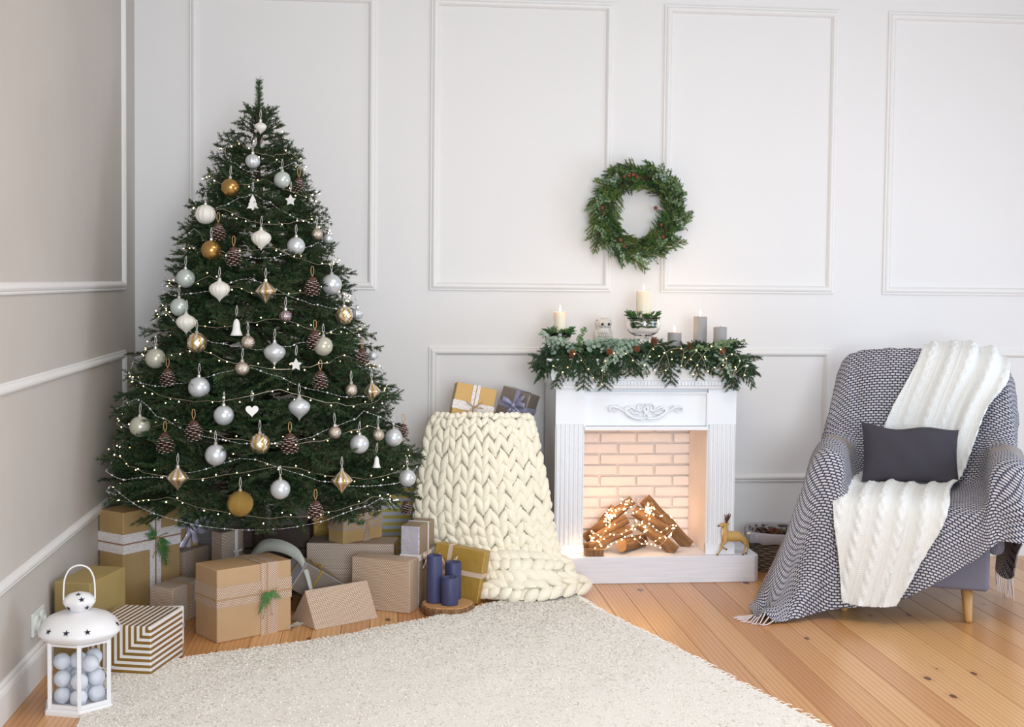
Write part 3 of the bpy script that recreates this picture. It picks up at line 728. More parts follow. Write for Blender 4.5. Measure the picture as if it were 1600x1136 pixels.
ORN = [
 (407,199,9,'onionr','o_white','small white knobbed ornament just below the tree top'),
 (395,252,11,'ribbed','o_silver','small ribbed silver bauble high on the tree, third from the top'),
 (441,281,13,'ball','o_pale','pale green-silver bauble high on the right side of the tree'),
 (360,293,14,'ball','o_gold','shiny gold bauble, upper of the two on the left side'),
 (467,288,11,'cone','','small copper-lit pinecone at the upper right edge of the tree'),
 (395,316,12,'tree','felt','white clay fir-tree shape hanging near the top of the tree'),
 (454,313,9,'star','felt','white clay star, higher of the two stars on the tree'),
 (321,335,15,'ribbed','o_white','white ribbed round bauble at the upper left edge of the tree'),
 (341,361,13,'cone','','pinecone on twine just above the lower gold bauble'),
 (330,391,15.5,'ball','o_gold','shiny gold bauble, lower of the two on the left side'),
 (365,399,14,'cone','','narrow pinecone right of the lower gold bauble'),
 (408,373,15,'onionr','o_white','white ribbed teardrop bauble in the middle of the upper tree'),
 (462.5,384.5,14,'ball','o_silver','matte silver-blue bauble right of the upper white teardrop'),
 (495,366,9,'pebble','o_merc','small patterned mercury bauble at the upper right edge'),
 (513,373,8,'ball','o_silver','tiny silver bauble at the upper right edge beside the patterned one'),
 (290,435,14.5,'ball','o_pale','pale green-silver bauble at the left edge, higher one'),
 (518,444.5,16,'ball','o_silver','large silver bauble at the right edge above the quilted one'),
 (488,446,14,'cone','','pinecone on twine just left of the large silver right-edge bauble'),
 (343,453,15.5,'onionr','o_white','squat white teardrop bauble left of the gold faceted diamond'),
 (415,455,16,'diamond','o_diam','gold and silver faceted diamond bauble in the upper middle'),
 (280,480,14,'ball','o_pale','pale green-silver bauble at the left edge, lower one'),
 (291,504.5,15,'onionr','o_white','white teardrop bauble at the left edge above the quilted bauble'),
 (307.6,535.5,15,'quilt','o_diam','gold and silver quilted bauble on the left of the tree'),
 (446,494,9.5,'ribbed','o_mauve','small mauve ribbed bauble in the middle of the tree'),
 (537.5,493,13.5,'quilt','o_diam','gold and silver quilted bauble at the right edge of the tree'),
 (558.5,490,9,'ribbed','o_silver','small silver ribbed bauble at the very right edge'),
 (369.5,511,13,'bell','felt','white clay bell, the larger one in the middle of the tree'),
 (387.6,535,10.5,'pebble','o_merc','small pebbled mercury bauble, upper of two in the middle'),
 (429,551.5,17,'onion','o_silver','silver teardrop bauble, upper of two in the middle of the tree'),
 (505,541,15,'ball','o_cream','cream glass bauble half hidden behind a pinecone on the right'),
 (492,530,14,'cone','','pinecone in front of the cream bauble on the right'),
 (243,560,15.5,'ball','o_cream','translucent cream bauble at the left edge of the tree, upper one'),
 (566,557,13,'cone','','pinecone at the right edge in the middle height'),
 (462.5,570,10,'star','felt','white clay star, lower of the two stars on the tree'),
 (378.5,576,11,'pebble','o_merc','small pebbled mercury bauble, lower of two in the middle'),
 (500.5,592,13.5,'cone','','pinecone right of the lower white star'),
 (583,556,7,'ball','o_silver','tiny silver bauble by the pinecone at the right edge'),
 (262,588,13,'cone','','pinecone just below the upper cream bauble at the left edge'),
 (311,605.5,16.5,'ball','o_silver','large silvery white bauble on the left, above the pinecone'),
 (548.5,609.5,10,'ball','o_merc','small shiny mercury bauble on the right of the tree'),
 (580.5,611.5,14,'diamond','o_diam','gold faceted bauble at the right edge of the tree'),
 (349.5,649,15.5,'ball','o_silver','silver bauble left of the white heart'),
 (393.7,641.5,10,'heart','felt','white clay heart in the middle of the tree'),
 (467.6,637,17,'onion','o_silver','silver teardrop bauble, lower of two in the middle of the tree'),
 (218.7,666.5,16,'ball','o_cream','translucent cream bauble at the left edge of the tree, lower one'),
 (302.5,671,15,'cone','','pinecone on the lower left below the large silvery bauble'),
 (258,690,15,'cone','','pinecone on the lower left near the faceted diamond'),
 (337,711,16.5,'ball','o_silver','large pearly silver bauble at the lower left'),
 (406,693,15.5,'quilt','o_diam','gold and silver quilted bauble in the lower middle'),
 (453,691,15,'cone','','pinecone on twine right of the lower quilted bauble'),
 (523,676,10,'pebble','o_merc','small patterned mercury bauble on the lower right, left one of the pair'),
 (561.5,694,15,'ball','o_silver','silver-blue bauble on the lower right, left of the tiny mercury one'),
 (590.5,680,9.5,'pebble','o_merc','small patterned mercury bauble on the lower right, right one of the pair'),
 (615,684,14,'ball','o_silver','silver bauble at the lower right edge of the tree'),
 (630,672,10,'cone','','small pinecone behind the silver bauble at the right edge'),
 (277.7,746.5,16.5,'diamond','o_diam','gold faceted diamond bauble at the bottom left of the tree'),
 (588.5,721.5,9,'bell','felt','small white clay bell at the lower right'),
 (375.5,787,20,'ball','o_goldg','large gold glitter bauble at the bottom of the tree'),
 (438,764.5,15.5,'ball','o_silver','silver glitter bauble right of the big gold glitter one'),
 (534,751,16.5,'diamond','o_diam','gold faceted diamond bauble at the bottom right of the tree'),
 (636.5,747,13.5,'ball','o_silver','silver bauble at the very lower right tip of the tree'),
 (493,795,14,'cone','','pinecone hanging at the bottom edge, above the kraft boxes'),
 (634,792,10,'cone','','small pinecone hanging at the bottom right of the tree'),
]
for q in ORN:
    px, py, r, kind, mat, lab = q
    ornament(px, py, r, kind, mat, lab, infl=1.04)

# light string and bead garland spiralling down the tree
def spiral(turns, z0, z1, sag, infl, seed, ph=0, swags=9):
    rr = random.Random(seed); pts = []
    N = int(turns*70)
    for i in range(N+1):
        t = i/N; a = ph+turns*2*PI*t; z = z0+(z1-z0)*t
        zz = z-sag*abs(math.sin(a*swags/2/1.0*.5+seed))**1.0*(.5+.5*tree_R(z)/.7)+rr.uniform(-.006, .006)
        R = tree_R(zz)*infl+rr.uniform(-.006, .006); pts.append((max(R*math.cos(a), XL+.07-TX), min(R*math.sin(a), YW-.07-TY), zz))
    return np.array(pts)
def small_balls(pts, r, name, mat, parent, n=6, m=4):
    base = MB().ball((0, 0, 0), 1, n, m); bv = np.concatenate(base.v); mb = MB()
    rr = np.full(len(pts), r) if np.isscalar(r) else r
    for p, q in zip(pts, rr): mb.add(bv*q+p, base.f)
    o = mb.build(name, mat, parent, smooth=True); o['kind'] = 'stuff'; return o
sl = thing('string_lights', 'thin wire string of warm fairy lights wound all around the tree', 'lights', (TX, TY, 0))
P = spiral(11, 2.14, .50, .07, .965, 3, .3, 9); MB().tube(P, .0011, 4).build('wire', M['wire'], sl)
rs = np.random.default_rng(5)
def dots(P, step, jit=.012):
    d = np.concatenate([[0], np.cumsum(np.linalg.norm(np.diff(P, axis=0), axis=1))]); s = np.arange(0, d[-1], step)
    q = np.stack([np.interp(s, d, P[:, k]) for k in range(3)], 1); return q+rs.normal(size=q.shape)*jit
D = dots(P, .062); small_balls(D[::3], .0024, 'yellow_bulbs', M['bulb_y'], sl); small_balls(np.concatenate([D[1::3], D[2::3]]), .0025, 'bulbs', M['bulb'], sl)
gl = thing('bead_garland', 'silver crystal bead garland draped in swags over the tree', 'garland', (TX, TY, 0))
P = spiral(9, 2.10, .47, .14, 1.02, 9, 1.2, 7); MB().tube(P, .0004, 3).build('cord', M['thread'], gl)
small_balls(dots(P, .021, .0), .0022, 'small_beads', M['bead'], gl); small_balls(dots(P, .10, .0), .0046, 'large_beads', M['bead'], gl, 8, 6)

# ------------------------------------------------------------------ gifts
def box_from(Fx, Fy, th, w, d):
    """front corner, heading of the right-hand face -> centre"""
    a = math.radians(th); c, s = math.cos(a), math.sin(a)
    return (Fx+w/2*c-d/2*s, Fy+w/2*s+d/2*c, a)
def wrapped(parent, w, d, h, mats, name='box', z0=0):
    """box with uv in metres: slots 0 right-hand face and back, 1 left-hand faces, 2 top"""
    x, y = w/2, d/2
    v = [(-x,-y,z0),(x,-y,z0),(x,y,z0),(-x,y,z0),(-x,-y,z0+h),(x,-y,z0+h),(x,y,z0+h),(-x,y,z0+h)]
    f = [(0,1,5,4),(1,2,6,5),(2,3,7,6),(0,4,7,3),(4,5,6,7),(0,3,2,1)]
    uv = [[(0,h),(w,h),(w,0),(0,0)],[(0,h),(d,h),(d,0),(0,0)],[(0,h),(w,h),(w,0),(0,0)],[(0,h),(0,0),(d,0),(d,h)],[(0,0),(w,0),(w,d),(0,d)],[(0,0),(0,d),(w,d),(w,0)]]
    mb = MB(); 
    if len(mats) == 1: mi = [0]*6
    else: mi = [0, 1, 0, 1, 2, 2]
    for q, m, u in zip(f, mi, uv): mb.f.append(q); mb.m.append(m); mb.u.append(u)
    mb.v.append(np.array(v, float)); mb.n = 8
    o = mb.build(name, mats, parent); bevel(o, .004, 2); return o
def band(parent, w, d, h, axis, off, bw, mat, name, th=.0015, z0=0, out=.0012):
    """a flat ring of ribbon round the box. axis z: horizontal belt at height off; x / y: over the top, across that axis"""
    mb = MB(); e = out
    if axis == 'z':
        ring = [(-w/2-e,-d/2-e),(w/2+e,-d/2-e),(w/2+e,d/2+e),(-w/2-e,d/2+e)]
        P = [[(x, y, z0+off+s*bw/2) for x, y in ring] for s in (-1, 1)]; per = [0, w, w+d, 2*w+d, 2*w+2*d]
    elif axis == 'x':
        ring = [(-d/2-e, z0), (-d/2-e, z0+h+e), (d/2+e, z0+h+e), (d/2+e, z0)]
        P = [[(off+s*bw/2, y, z) for y, z in ring] for s in (1, -1)]; per = [0, h, h+d, 2*h+d, 2*h+2*d]
    else:
        ring = [(-w/2-e, z0), (-w/2-e, z0+h+e), (w/2+e, z0+h+e), (w/2+e, z0)]
        P = [[(x, off+s*bw/2, z) for x, z in ring] for s in (-1, 1)]; per = [0, h, h+w, 2*h+w, 2*h+2*w]
    P = np.array(P); f = []; uv = []
    for j in range(4):
        k = (j+1) % 4; f.append((j, k, 4+k, 4+j)); uv.append([(per[j], 0), (per[j+1], 0), (per[j+1], bw), (per[j], bw)])
    mb.add(P.reshape(-1, 3), f, 0, uv); o = mb.build(name, mat, parent)
    sm = o.modifiers.new('solid', 'SOLIDIFY'); sm.thickness = th; sm.offset = 1 if axis != 'x' else 1
    return o
def bow(parent, c, n, up, size, w, mat, loops=2, tails=2, name='bow', tl=1.0, seed=0, thin=False):
    """loops and tails of ribbon at c on a face with outward normal n"""
    n = Vector(n).normalized(); up = Vector(up).normalized(); r = up.cross(n).normalized(); rr = random.Random(seed)
    c = Vector(c); mb = MB()
    def P(a, b, k): return c+r*a*size+up*b*size+n*k*size
    def add(pts, wd, taper=None):
        pts = smooth_path([tuple(p) for p in pts], 5)
        ww = w*np.interp(np.linspace(0, 1, len(pts)), [0, .25, .75, 1], taper or [.45, 1, 1, .45])
        if thin: mb.tube(pts, w/2, 5)
        else: mb.strip(pts, wd, ww, .0012)
    lp = [(1, .25), (-1, .25), (.75, .85), (-.75, .8)][:loops]
    for sx, sy in lp:
        d = (r*(-sy)+up*sx) if abs(sy) < abs(sx)*3 else r
        add([P(0, 0, .10), P(sx*.45, sy*.4+.12, .30), P(sx*.95, sy, .36), P(sx*.85, sy*.9, .12), P(sx*.4, sy*.3, .06), P(0, 0, .08)], tuple((up*1.0+n*.15*sx)))
    tp = [(.45, -1.0), (-.5, -1.1), (.95, -.55), (-.9, -.6)][:tails]
    for sx, sy in tp:
        add([P(0, 0, .10), P(sx*.35, sy*.4*tl, .22), P(sx*.7, sy*.75*tl, .10), P(sx, sy*tl, .06)], tuple(r*1.0+up*.3*sx), [.4, .8, 1, 1])
    mb.ball(tuple(P(0, 0, .13)), w*(.55 if not thin else 1.2), 8, 6)
    return mb.build(name, mat, parent, smooth=True)
def frond(parent, c, n, down, size, mat, name='leaf_sprig', seed=0, spread=.45, k=9):
    """flat lobed evergreen sprig"""
    n = Vector(n).normalized(); dn = Vector(down).normalized(); r = dn.cross(n).normalized(); c = Vector(c); mb = MB(); rr = random.Random(seed)
    def leaf(p, d, l, wd):
        s_ = d.cross(n).normalized(); q = [p, p+d*l*.4+s_*wd+n*.002, p+d*l, p+d*l*.4-s_*wd+n*.002]
        mb.add([tuple(x) for x in q], [(0, 1, 2, 3)])
    for i in range(k):
        t = i/(k-1); p = c+dn*size*t*.9+n*(.006+.004*math.sin(t*3))
        for s in (1, -1):
            L_ = size*spread*(1.05-t*.75)*rr.uniform(.8, 1.1); d = (dn*.75+r*s*.75).normalized()
            for j in range(6):
                u = j/5; pp = p+d*L_*u
                for s2 in (1, -1): leaf(pp, (d+r*s2*.0+dn.cross(n)*s2*.5).normalized(), L_*.30*(1.2-u), L_*.075)
        leaf(p, dn, size*.15, size*.03)
    mb.tube([tuple(c+n*.004), tuple(c+dn*size*.95+n*.006)], .0012, 4)
    return mb.build(name, mat, parent)

# tall kraft box with lace
x, y, a = box_from(-1.100, 5.630, 50.1, .315, .160); w, d, h = .315, .160, .438
g = thing('gift_box', 'tall kraft gift box with crossed white lace bands and green sprig by left wall', 'gift', (x, y, 0), (0, 0, a))
wrapped(g, w, d, h, [M['kraft']])
band(g, w, d, h, 'z', .300, .085, M['lace'], 'lace_band'); band(g, w, d, h, 'x', .015, .062, M['lace'], 'lace_band', out=.0022)
band(g, w, d, h, 'z', .300, .006, M['brown_cord'], 'cord', th=.003, out=.003); band(g, w, d, h, 'x', .015, .006, M['brown_cord'], 'cord', th=.003, out=.004)
bow(g, (.02, -d/2-.006, .305), (0, -1, 0), (0, 0, 1), .050, .0035, M['twine'], 2, 2, 'twine_bow', thin=True, tl=1.6)
frond(g, (.035, -d/2-.008, .30), (0, -1, 0), (.25, 0, -1), .13, M['fern'], seed=1)
frond(g, (.0, -d/2-.008, .30), (0, -1, 0), (-.35, 0, .9), .075, M['fern'], seed=2)
frond(g, (.0, -d/2-.012, .31), (0, -1, 0), (-.9, 0, .4), .06, M['fern'], seed=3)
# olive box by the wall
x, y, a = box_from(-1.068, 4.86, 75, .283, .145)
g = thing('gift_box', 'plain olive kraft box against the left wall behind the white lantern', 'gift', (x, y, 0), (0, 0, a)); wrapped(g, .283, .145, .315, [M['olive']])
# striped box
x, y, a = box_from(-.821, 4.692, 76, .290, .242)
g = thing('gift_box', 'cube gift box in gold and white striped paper beside the lantern', 'gift', (x, y, 0), (0, 0, a))
o = wrapped(g, .290, .242, .193, [M['stripe_y'], M['stripe_l'], M['stripe_x']])
ul = o.data.uv_layers[0].data
for p in o.data.polygons:                       # nested stripes run from the corner nearest the room
    if p.index == 3:
        for li in p.loop_indices:
            vv = o.data.vertices[o.data.loops[li].vertex_index].co; ul[li].uv = ((vv.y+.121), .193-vv.z)
    if p.index == 4:
        for li in p.loop_indices:
            vv = o.data.vertices[o.data.loops[li].vertex_index].co; ul[li].uv = ((vv.y+.121), 0)
bow(g, (-.152, .05, .035), (-1, -.2, 0), (0, 0, 1), .035, .008, M['satin_white'], 2, 2, 'bow')
# thin white box
g = thing('gift_box', 'thin white gift box standing on edge behind the striped box', 'gift', (-.875, 5.155, 0), (0, 0, .10)); wrapped(g, .20, .022, .150, [M['satin_white']])
band(g, .20, .022, .150, 'z', .075, .018, M['silver_paper'], 'ribbon')
# stack of three behind
x, y, a = box_from(-.86, 5.43, 60, .20, .12)
g = thing('gift_box', 'low grey-brown dotted box on the floor between striped and large kraft box', 'gift', (x, y, 0), (0, 0, a)); wrapped(g, .20, .12, .155, [M['dots_grey']])
band(g, .20, .12, .155, 'x', 0, .02, M['kraft_pale'], 'paper_strip')
x, y, a = box_from(-.880, 5.875, 62, .19, .13)
g = thing('gift_box', 'dark dotted kraft box carrying the kraft box with the lilac bow', 'gift', (x, y, 0), (0, 0, a)); wrapped(g, .19, .13, .215, [M['kraft_dots_dark']])
band(g, .19, .13, .215, 'x', -.02, .02, M['kraft_pale'], 'paper_strip')
x, y, a = box_from(-.945, 5.905, 48, .160, .17)
g = thing('gift_box', 'kraft box with a big lilac satin bow beside the tall lace box', 'gift', (x, y, .216), (0, 0, a)); wrapped(g, .160, .17, .190, [M['kraft']])
band(g, .160, .17, .190, 'z', .10, .022, M['satin_lilac'], 'ribbon'); band(g, .160, .17, .190, 'x', .02, .022, M['satin_lilac'], 'ribbon')
bow(g, (.02, -.090, .105), (0, -1, 0), (0, 0, 1), .09, .036, M['satin_lilac'], 3, 3, 'bow', seed=2)
# small dotted box with white ribbon
x, y, a = box_from(-.714, 5.882, 47.9, .165, .073)
g = thing('gift_box', 'dotted kraft box with a narrow white ribbon under the middle of the tree', 'gift', (x, y, 0), (0, 0, a)); wrapped(g, .165, .073, .299, [M['kraft_dots_dark']])
band(g, .165, .073, .299, 'x', .0, .016, M['satin_white'], 'ribbon')
bow(g, (.0, -.040, .20), (0, -1, 0), (0, 0, 1), .025, .010, M['satin_white'], 2, 2, 'bow')
# big kraft box, dotted paper bands
x, y, a = box_from(-.645, 5.150, 34.9, .337, .184); w, d, h = .337, .184, .292
g = thing('gift_box', 'large kraft box with broad dotted paper bands and twine, in front on the floor', 'gift', (x, y, 0), (0, 0, a))
wrapped(g, w, d, h, [M['kraft_pale']]); band(g, w, d, h, 'z', .180, .085, M['kraft_dots'], 'paper_band', out=.001, th=.001); band(g, w, d, h, 'x', .065, .078, M['kraft_dots'], 'paper_band', out=.0015, th=.001)
band(g, w, d, h, 'x', .055, .003, M['twine'], 'twine', th=.003, out=.003); band(g, w, d, h, 'z', .172, .003, M['twine'], 'twine', th=.003, out=.003)
bow(g, (.055, -d/2-.006, .175), (0, -1, 0), (0, 0, 1), .045, .003, M['twine'], 2, 2, 'twine_bow', thin=True, tl=2.2)
frond(g, (.055, -d/2-.008, .175), (0, -1, 0), (-.45, 0, -.8), .095, M['fern'], seed=5, spread=.4); frond(g, (.06, -d/2-.008, .172), (0, -1, 0), (.8, 0, -.45), .06, M['fern'], seed=6)
# wired ribbon loop lying behind it
rb = thing('ribbon_loop', 'wide sheer white ribbon loop arching behind the large kraft box', 'ribbon', (-.42, 5.62, 0))
P = smooth_path([(-.16, .10, .20), (-.10, .06, .275), (-.02, .0, .292), (.06, -.04, .262), (.10, -.08, .20), (.13, -.12, .10), (.14, -.15, .01)], 8)
MB().strip(P, [(.25*(p[0]+.02), .45, .8*(1-8*abs(p[0]+.02)*.5)+.3) for p in P], .055, .0012).build('ribbon', M['organza'], rb, smooth=True)
P = smooth_path([(.14, -.15, .01), (.11, -.19, .006), (.08, -.23, .006), (.06, -.27, .02), (.05, -.28, .012)], 8)
MB().strip(P, (.5, .6, .2), .045, .0012).build('ribbon_tail', M['organza'], rb, smooth=True)
# tilted grey box with gold ribbon
g = thing('gift_box', 'tilted taupe gift box with gold ribbon leaning behind the wedge box', 'gift', (-.31, 5.64, .120), (math.radians(8), math.radians(33), math.radians(28)))
wrapped(g, .21, .15, .13, [M['taupe_paper'], M['silver_paper'], M['taupe_paper']], z0=-.05)
band(g, .21, .15, .13, 'x', -.02, .010, M['gold_ribbon'], 'ribbon', z0=-.05); band(g, .21, .15, .13, 'y', .0, .010, M['gold_ribbon'], 'ribbon', z0=-.05)
bow(g, (-.02, 0, .083), (0, 0, 1), (.3, 1, 0), .035, .008, M['gold_ribbon'], 3, 2, 'bow')
# dotted wedge box
ax, ay, bx, by = -.267, 5.322, -.011, 5.499; a = math.atan2(by-ay, bx-ax); ln = math.hypot(bx-ax, by-ay)
g = thing('gift_box', 'dotted kraft wedge-shaped box lying in front of the other boxes', 'gift', ((ax+bx)/2, (ay+by)/2, 0), (0, 0, a))
tri = [(0, 0), (.20, 0), (.085, .150)]; l2 = ln/2; hyp = math.hypot(.085, .150)
v = [(-l2, p, z) for p, z in tri]+[(l2, p, z) for p, z in tri]
mb = MB().add(v, [(0, 3, 5, 2), (2, 5, 4, 1), (0, 1, 4, 3), (0, 2, 1), (3, 4, 5)], 0, [[(0, 0), (ln, 0), (ln, hyp), (0, hyp)]]*2+[[(0, 0), (0, .2), (ln, .2), (ln, 0)], [(0, 0), (.085, .15), (.2, 0)], [(0, 0), (.2, 0), (.085, .15)]])
bevel(mb.build('box', M['kraft_dots'], g), .003)
# wide dotted box, small kraft box on top
x, y, a = box_from(.058, 5.817, 83.1, .167, .397)
g = thing('gift_box', 'wide grey-brown dotted box carrying a smaller kraft box', 'gift', (x, y, 0), (0, 0, a)); wrapped(g, .167, .397, .254, [M['olive'], M['dots_grey'], M['kraft_dots_dark']])
x, y, a = box_from(-.170, 5.815, 42, .235, .104); w, d, h = .235, .104, .126
g = thing('gift_box', 'small kraft box with dotted bands and fir sprig on the wide dotted box', 'gift', (x, y, .255), (0, 0, a)); wrapped(g, w, d, h, [M['kraft']])
band(g, w, d, h, 'z', .092, .022, M['kraft_dots_dark'], 'paper_band', out=.001); band(g, w, d, h, 'z', .066, .014, M['kraft_dots_dark'], 'paper_band', out=.001); band(g, w, d, h, 'x', .02, .040, M['kraft_dots_dark'], 'paper_band', out=.0015)
bow(g, (.02, -d/2-.004, .09), (0, -1, 0), (0, 0, 1), .035, .003, M['twine'], 2, 2, 'twine_bow', thin=True, tl=2.0)
frond(g, (.0, -d/2-.006, .095), (0, -1, 0), (-.9, 0, -.2), .05, M['needle2'], seed=8); frond(g, (.05, -d/2-.006, .11), (0, -1, 0), (.9, 0, .3), .05, M['needle2'], seed=9)
# dotted box, front
x, y, a = box_from(.124, 5.562, 65.1, .101, .279)
g = thing('gift_box', 'upright dotted kraft box left of the blue candles', 'gift', (x, y, 0), (0, 0, a)); wrapped(g, .101, .279, .229, [M['kraft_dots']])
# tall silver and brown box
x, y, a = box_from(.168, 5.672, 68.8, .205, .088); w, d, h = .205, .088, .360
g = thing('gift_box', 'tall narrow silver and brown gift box behind the tallest navy candle', 'gift', (x, y, 0), (0, 0, a)); wrapped(g, w, d, h, [M['brown_paper'], M['silver_paper'], M['brown_paper']])
band(g, w, d, h, 'x', .01, .016, M['satin_white'], 'ribbon'); band(g, w, d, h, 'z', .22, .026, M['satin_white'], 'ribbon')
bow(g, (-.045, -d/2-.004, .215), (0, -1, 0), (0, 0, 1), .045, .024, M['satin_beige'], 2, 3, 'bow', seed=4)
# gold box leaning right
g = thing('gift_box', 'gold gift box with a beige satin bow leaning on the chunky blanket', 'gift', (.335, 5.775, .014), (math.radians(-6), math.radians(7), math.radians(-22)))
wrapped(g, .235, .085, .235, [M['gold_paper']]); band(g, .235, .085, .235, 'z', .125, .022, M['satin_beige'], 'ribbon'); band(g, .235, .085, .235, 'x', -.045, .020, M['satin_beige'], 'ribbon')
bow(g, (-.045, -.047, .135), (0, -1, 0), (0, 0, 1), .06, .022, M['satin_beige'], 4, 3, 'bow', seed=5)
# striped box and yellow box at the back
g = thing('gift_box', 'tall pale blue and yellow striped box at the back right of the tree', 'gift', (.095, 6.44, 0), (0, 0, .05)); wrapped(g, .20, .13, .47, [M['stripe_blue']])
g = thing('gift_box', 'yellow-brown box far back under the tree behind the small kraft box', 'gift', (-.275, 6.27, 0), (0, 0, .1)); wrapped(g, .11, .12, .36, [M['gold_paper']])

# ------------------------------------------------------------------ lantern
LX, LY = -1.008, 4.42
la = thing('lantern', 'white metal lantern with star cut-outs and arched handle, filled with white balls', 'lantern', (LX, LY, 0), (0, 0, math.radians(12)))
n6 = 6; Rb = .108; zt = .240
hexp = [(Rb*math.cos(PI/3*k-PI/2), Rb*math.sin(PI/3*k-PI/2)) for k in range(6)]
mb = MB(); mb.lathe([(.125, 0), (.125, .012), (.115, .020), (.001, .020)], 6, M=Euler((0, 0, -PI/2)).to_matrix()); mb.build('base', M['metal_white'], la)
for k in range(6):
    x, y = hexp[k]; o = MB().box((x, y, (.02+zt)/2), (.013, .013, zt-.02), rot=None).build('post', M['metal_white'], la)
for k in range(6):
    p = np.array(hexp[k]); q = np.array(hexp[(k+1) % 6]); m = (p+q)/2; ang = math.atan2(*(q-p)[::-1]); ln = np.linalg.norm(q-p)
    for zz in (.027, zt-.006): MB().box((m[0], m[1], zz), (ln, .008, .013), rot=(0, 0, ang)).build('rail', M['metal_white'], la)
    MB().box((m[0], m[1], (.03+zt)/2), (ln-.016, .002, zt-.045), rot=(0, 0, ang)).build('pane', M['pane'], la)
roof = [(.112, zt-.002), (.118, zt+.004), (.134, zt+.018), (.136, zt+.026), (.131, zt+.036), (.120, zt+.052), (.100, zt+.068), (.076, zt+.078), (.046, zt+.084), (.032, zt+.088)]
def sca(a, z): return 1+(.022*math.cos(6*(a+PI/2)) if z < zt+.045 else 0)
MB().lathe(roof, 72, rfun=sca).build('roof', M['metal_white'], la, smooth=True)
zk = zt+.086
MB().lathe([(.030, zk), (.032, zk+.006), (.044, zk+.016), (.052, zk+.028), (.055, zk+.034), (.048, zk+.044), (.034, zk+.056), (.016, zk+.062), (.001, zk+.064)], 60, rfun=lambda a, z: 1+.03*math.cos(6*(a+PI/2))).build('finial', M['metal_white'], la, smooth=True)
P = smooth_path([(-.050, 0, zk+.034), (-.050, 0, zk+.07), (-.046, 0, zk+.11), (-.030, 0, zk+.142), (0, 0, zk+.154), (.030, 0, zk+.142), (.046, 0, zk+.11), (.050, 0, zk+.07), (.050, 0, zk+.034)], 6)
MB().tube(P, .0028, 8).build('handle', M['metal_white'], la, smooth=True)
def starcut(a, r, z, s, slope):
    n = Vector((math.cos(a)*math.cos(slope), math.sin(a)*math.cos(slope), math.sin(slope))); c = Vector((r*math.cos(a), r*math.sin(a), z))
    t1 = Vector((-math.sin(a), math.cos(a), 0)); t2 = n.cross(t1); pts = []
    for i in range(10):
        rr = s if i % 2 == 0 else s*.38; pts.append(tuple(c+n*.0012+t1*rr*math.sin(PI*i/5)+t2*rr*math.cos(PI*i/5)))
    pts.append(tuple(c+n*.0016)); mb = MB().add(pts, [(10, i, (i+1) % 10) for i in range(10)]); mb.build('star_cutout', M['hole'], la)
for k in range(12): starcut(-PI/2+math.radians(-18+30*k if k % 2 == 0 else -18+30*k), .1275*1.0, zt+.043, .0125, .75) if k % 1 == 0 and k in (0, 1, 3, 11, 9, 5, 7) else None
for a_, z_, r_k, sl_ in ((-1.4, zk+.047, .046, .7), (-1.0, zk+.018, .0455, -.5), (-2.4, zk+.018, .0455, -.5), (-1.7, zk+.0595, .022, 1.2)): starcut(a_, r_k, z_, .0115, sl_)
bpos = [(-.052, -.030, .048), (.010, -.062, .048), (.060, -.012, .048), (.012, .012, .048), (-.040, .050, .048), (.038, .060, .048), (-.052, -.030, .104), (.012, -.056, .100), (.060, -.010, .102), (-.010, .022, .103), (.036, .046, .104), (-.050, .052, .104), (-.058, -.012, .158), (.045, -.035, .156), (-.005, .005, .157), (.040, .040, .158)]
b0 = None
for i, p in enumerate(bpos):
    pos = (LX+p[0]*.95, LY+p[1]*.95, p[2])
    if b0 is None:
        b0 = MB().ball((0, 0, 0), .0285, 18, 12).build('white_ball', M['white_ball'], None, smooth=True, loc=pos); tag(b0, 'matte white ball piled inside the white lantern', 'ball', 'white balls in the lantern')
    else:
        o = b0.copy(); C.objects.link(o); o.location = pos

# ------------------------------------------------------------------ blue candles on a wood slice
def candle(name, loc, r, h, mat, label, lit=True, group=None, wob=.0, parent=None):
    c = thing(name, label, 'candle', loc, group=group)
    pr = [(r*.985, 0), (r, .003), (r, h-.004), (r*.96, h), (r*.80, h-.001), (r*.70, h-.006), (.001, h-.008)]
    MB().lathe(pr, 28, rfun=lambda a, z: 1+wob*math.sin(3*a+40*z)).build('wax', mat, c, smooth=False)
    for p in c.children: 
        p.data.polygons.foreach_set('use_smooth', [len(q.vertices) == 4 for q in p.data.polygons])
    MB().tube([(0, 0, h-.010), (.001, 0, h), (.002, 0, h+.006)], .0010, 5).build('wick', M['wick'], c)
    if lit:
        MB().lathe([(.0008, h+.002), (.0035, h+.007), (.0042, h+.012), (.0028, h+.020), (.0010, h+.028), (.0003, h+.033)], 10).build('flame', M['flame'], c, smooth=True)
        l = bpy.data.lights.new('flame_light', 'POINT'); l.energy = .35; l.color = (1, .62, .30); l.shadow_soft_size = .012
        o = bpy.data.objects.new('flame_light', l); C.objects.link(o); o.parent = c; o.location = (0, 0, h+.045)
    return c
ws = thing('wood_slice', 'round bark-edged wood slice under the three blue candles', 'tray', (.290, 5.595, 0))
mb = MB(); mb.lathe([(.105, 0), (.116, .006), (.118, .030), (.112, .036)], 60, rfun=lambda a, z: 1+.03*math.sin(5*a+1)+.012*math.sin(17*a)); mb.build('bark', M['bark'], ws, smooth=False)
mb = MB(); mb.lathe([(.110, .0362), (.107, .040), (.001, .040)], 60, rfun=lambda a, z: 1+.03*math.sin(5*a+1)); mb.build('cut_face', M['cut'], ws)
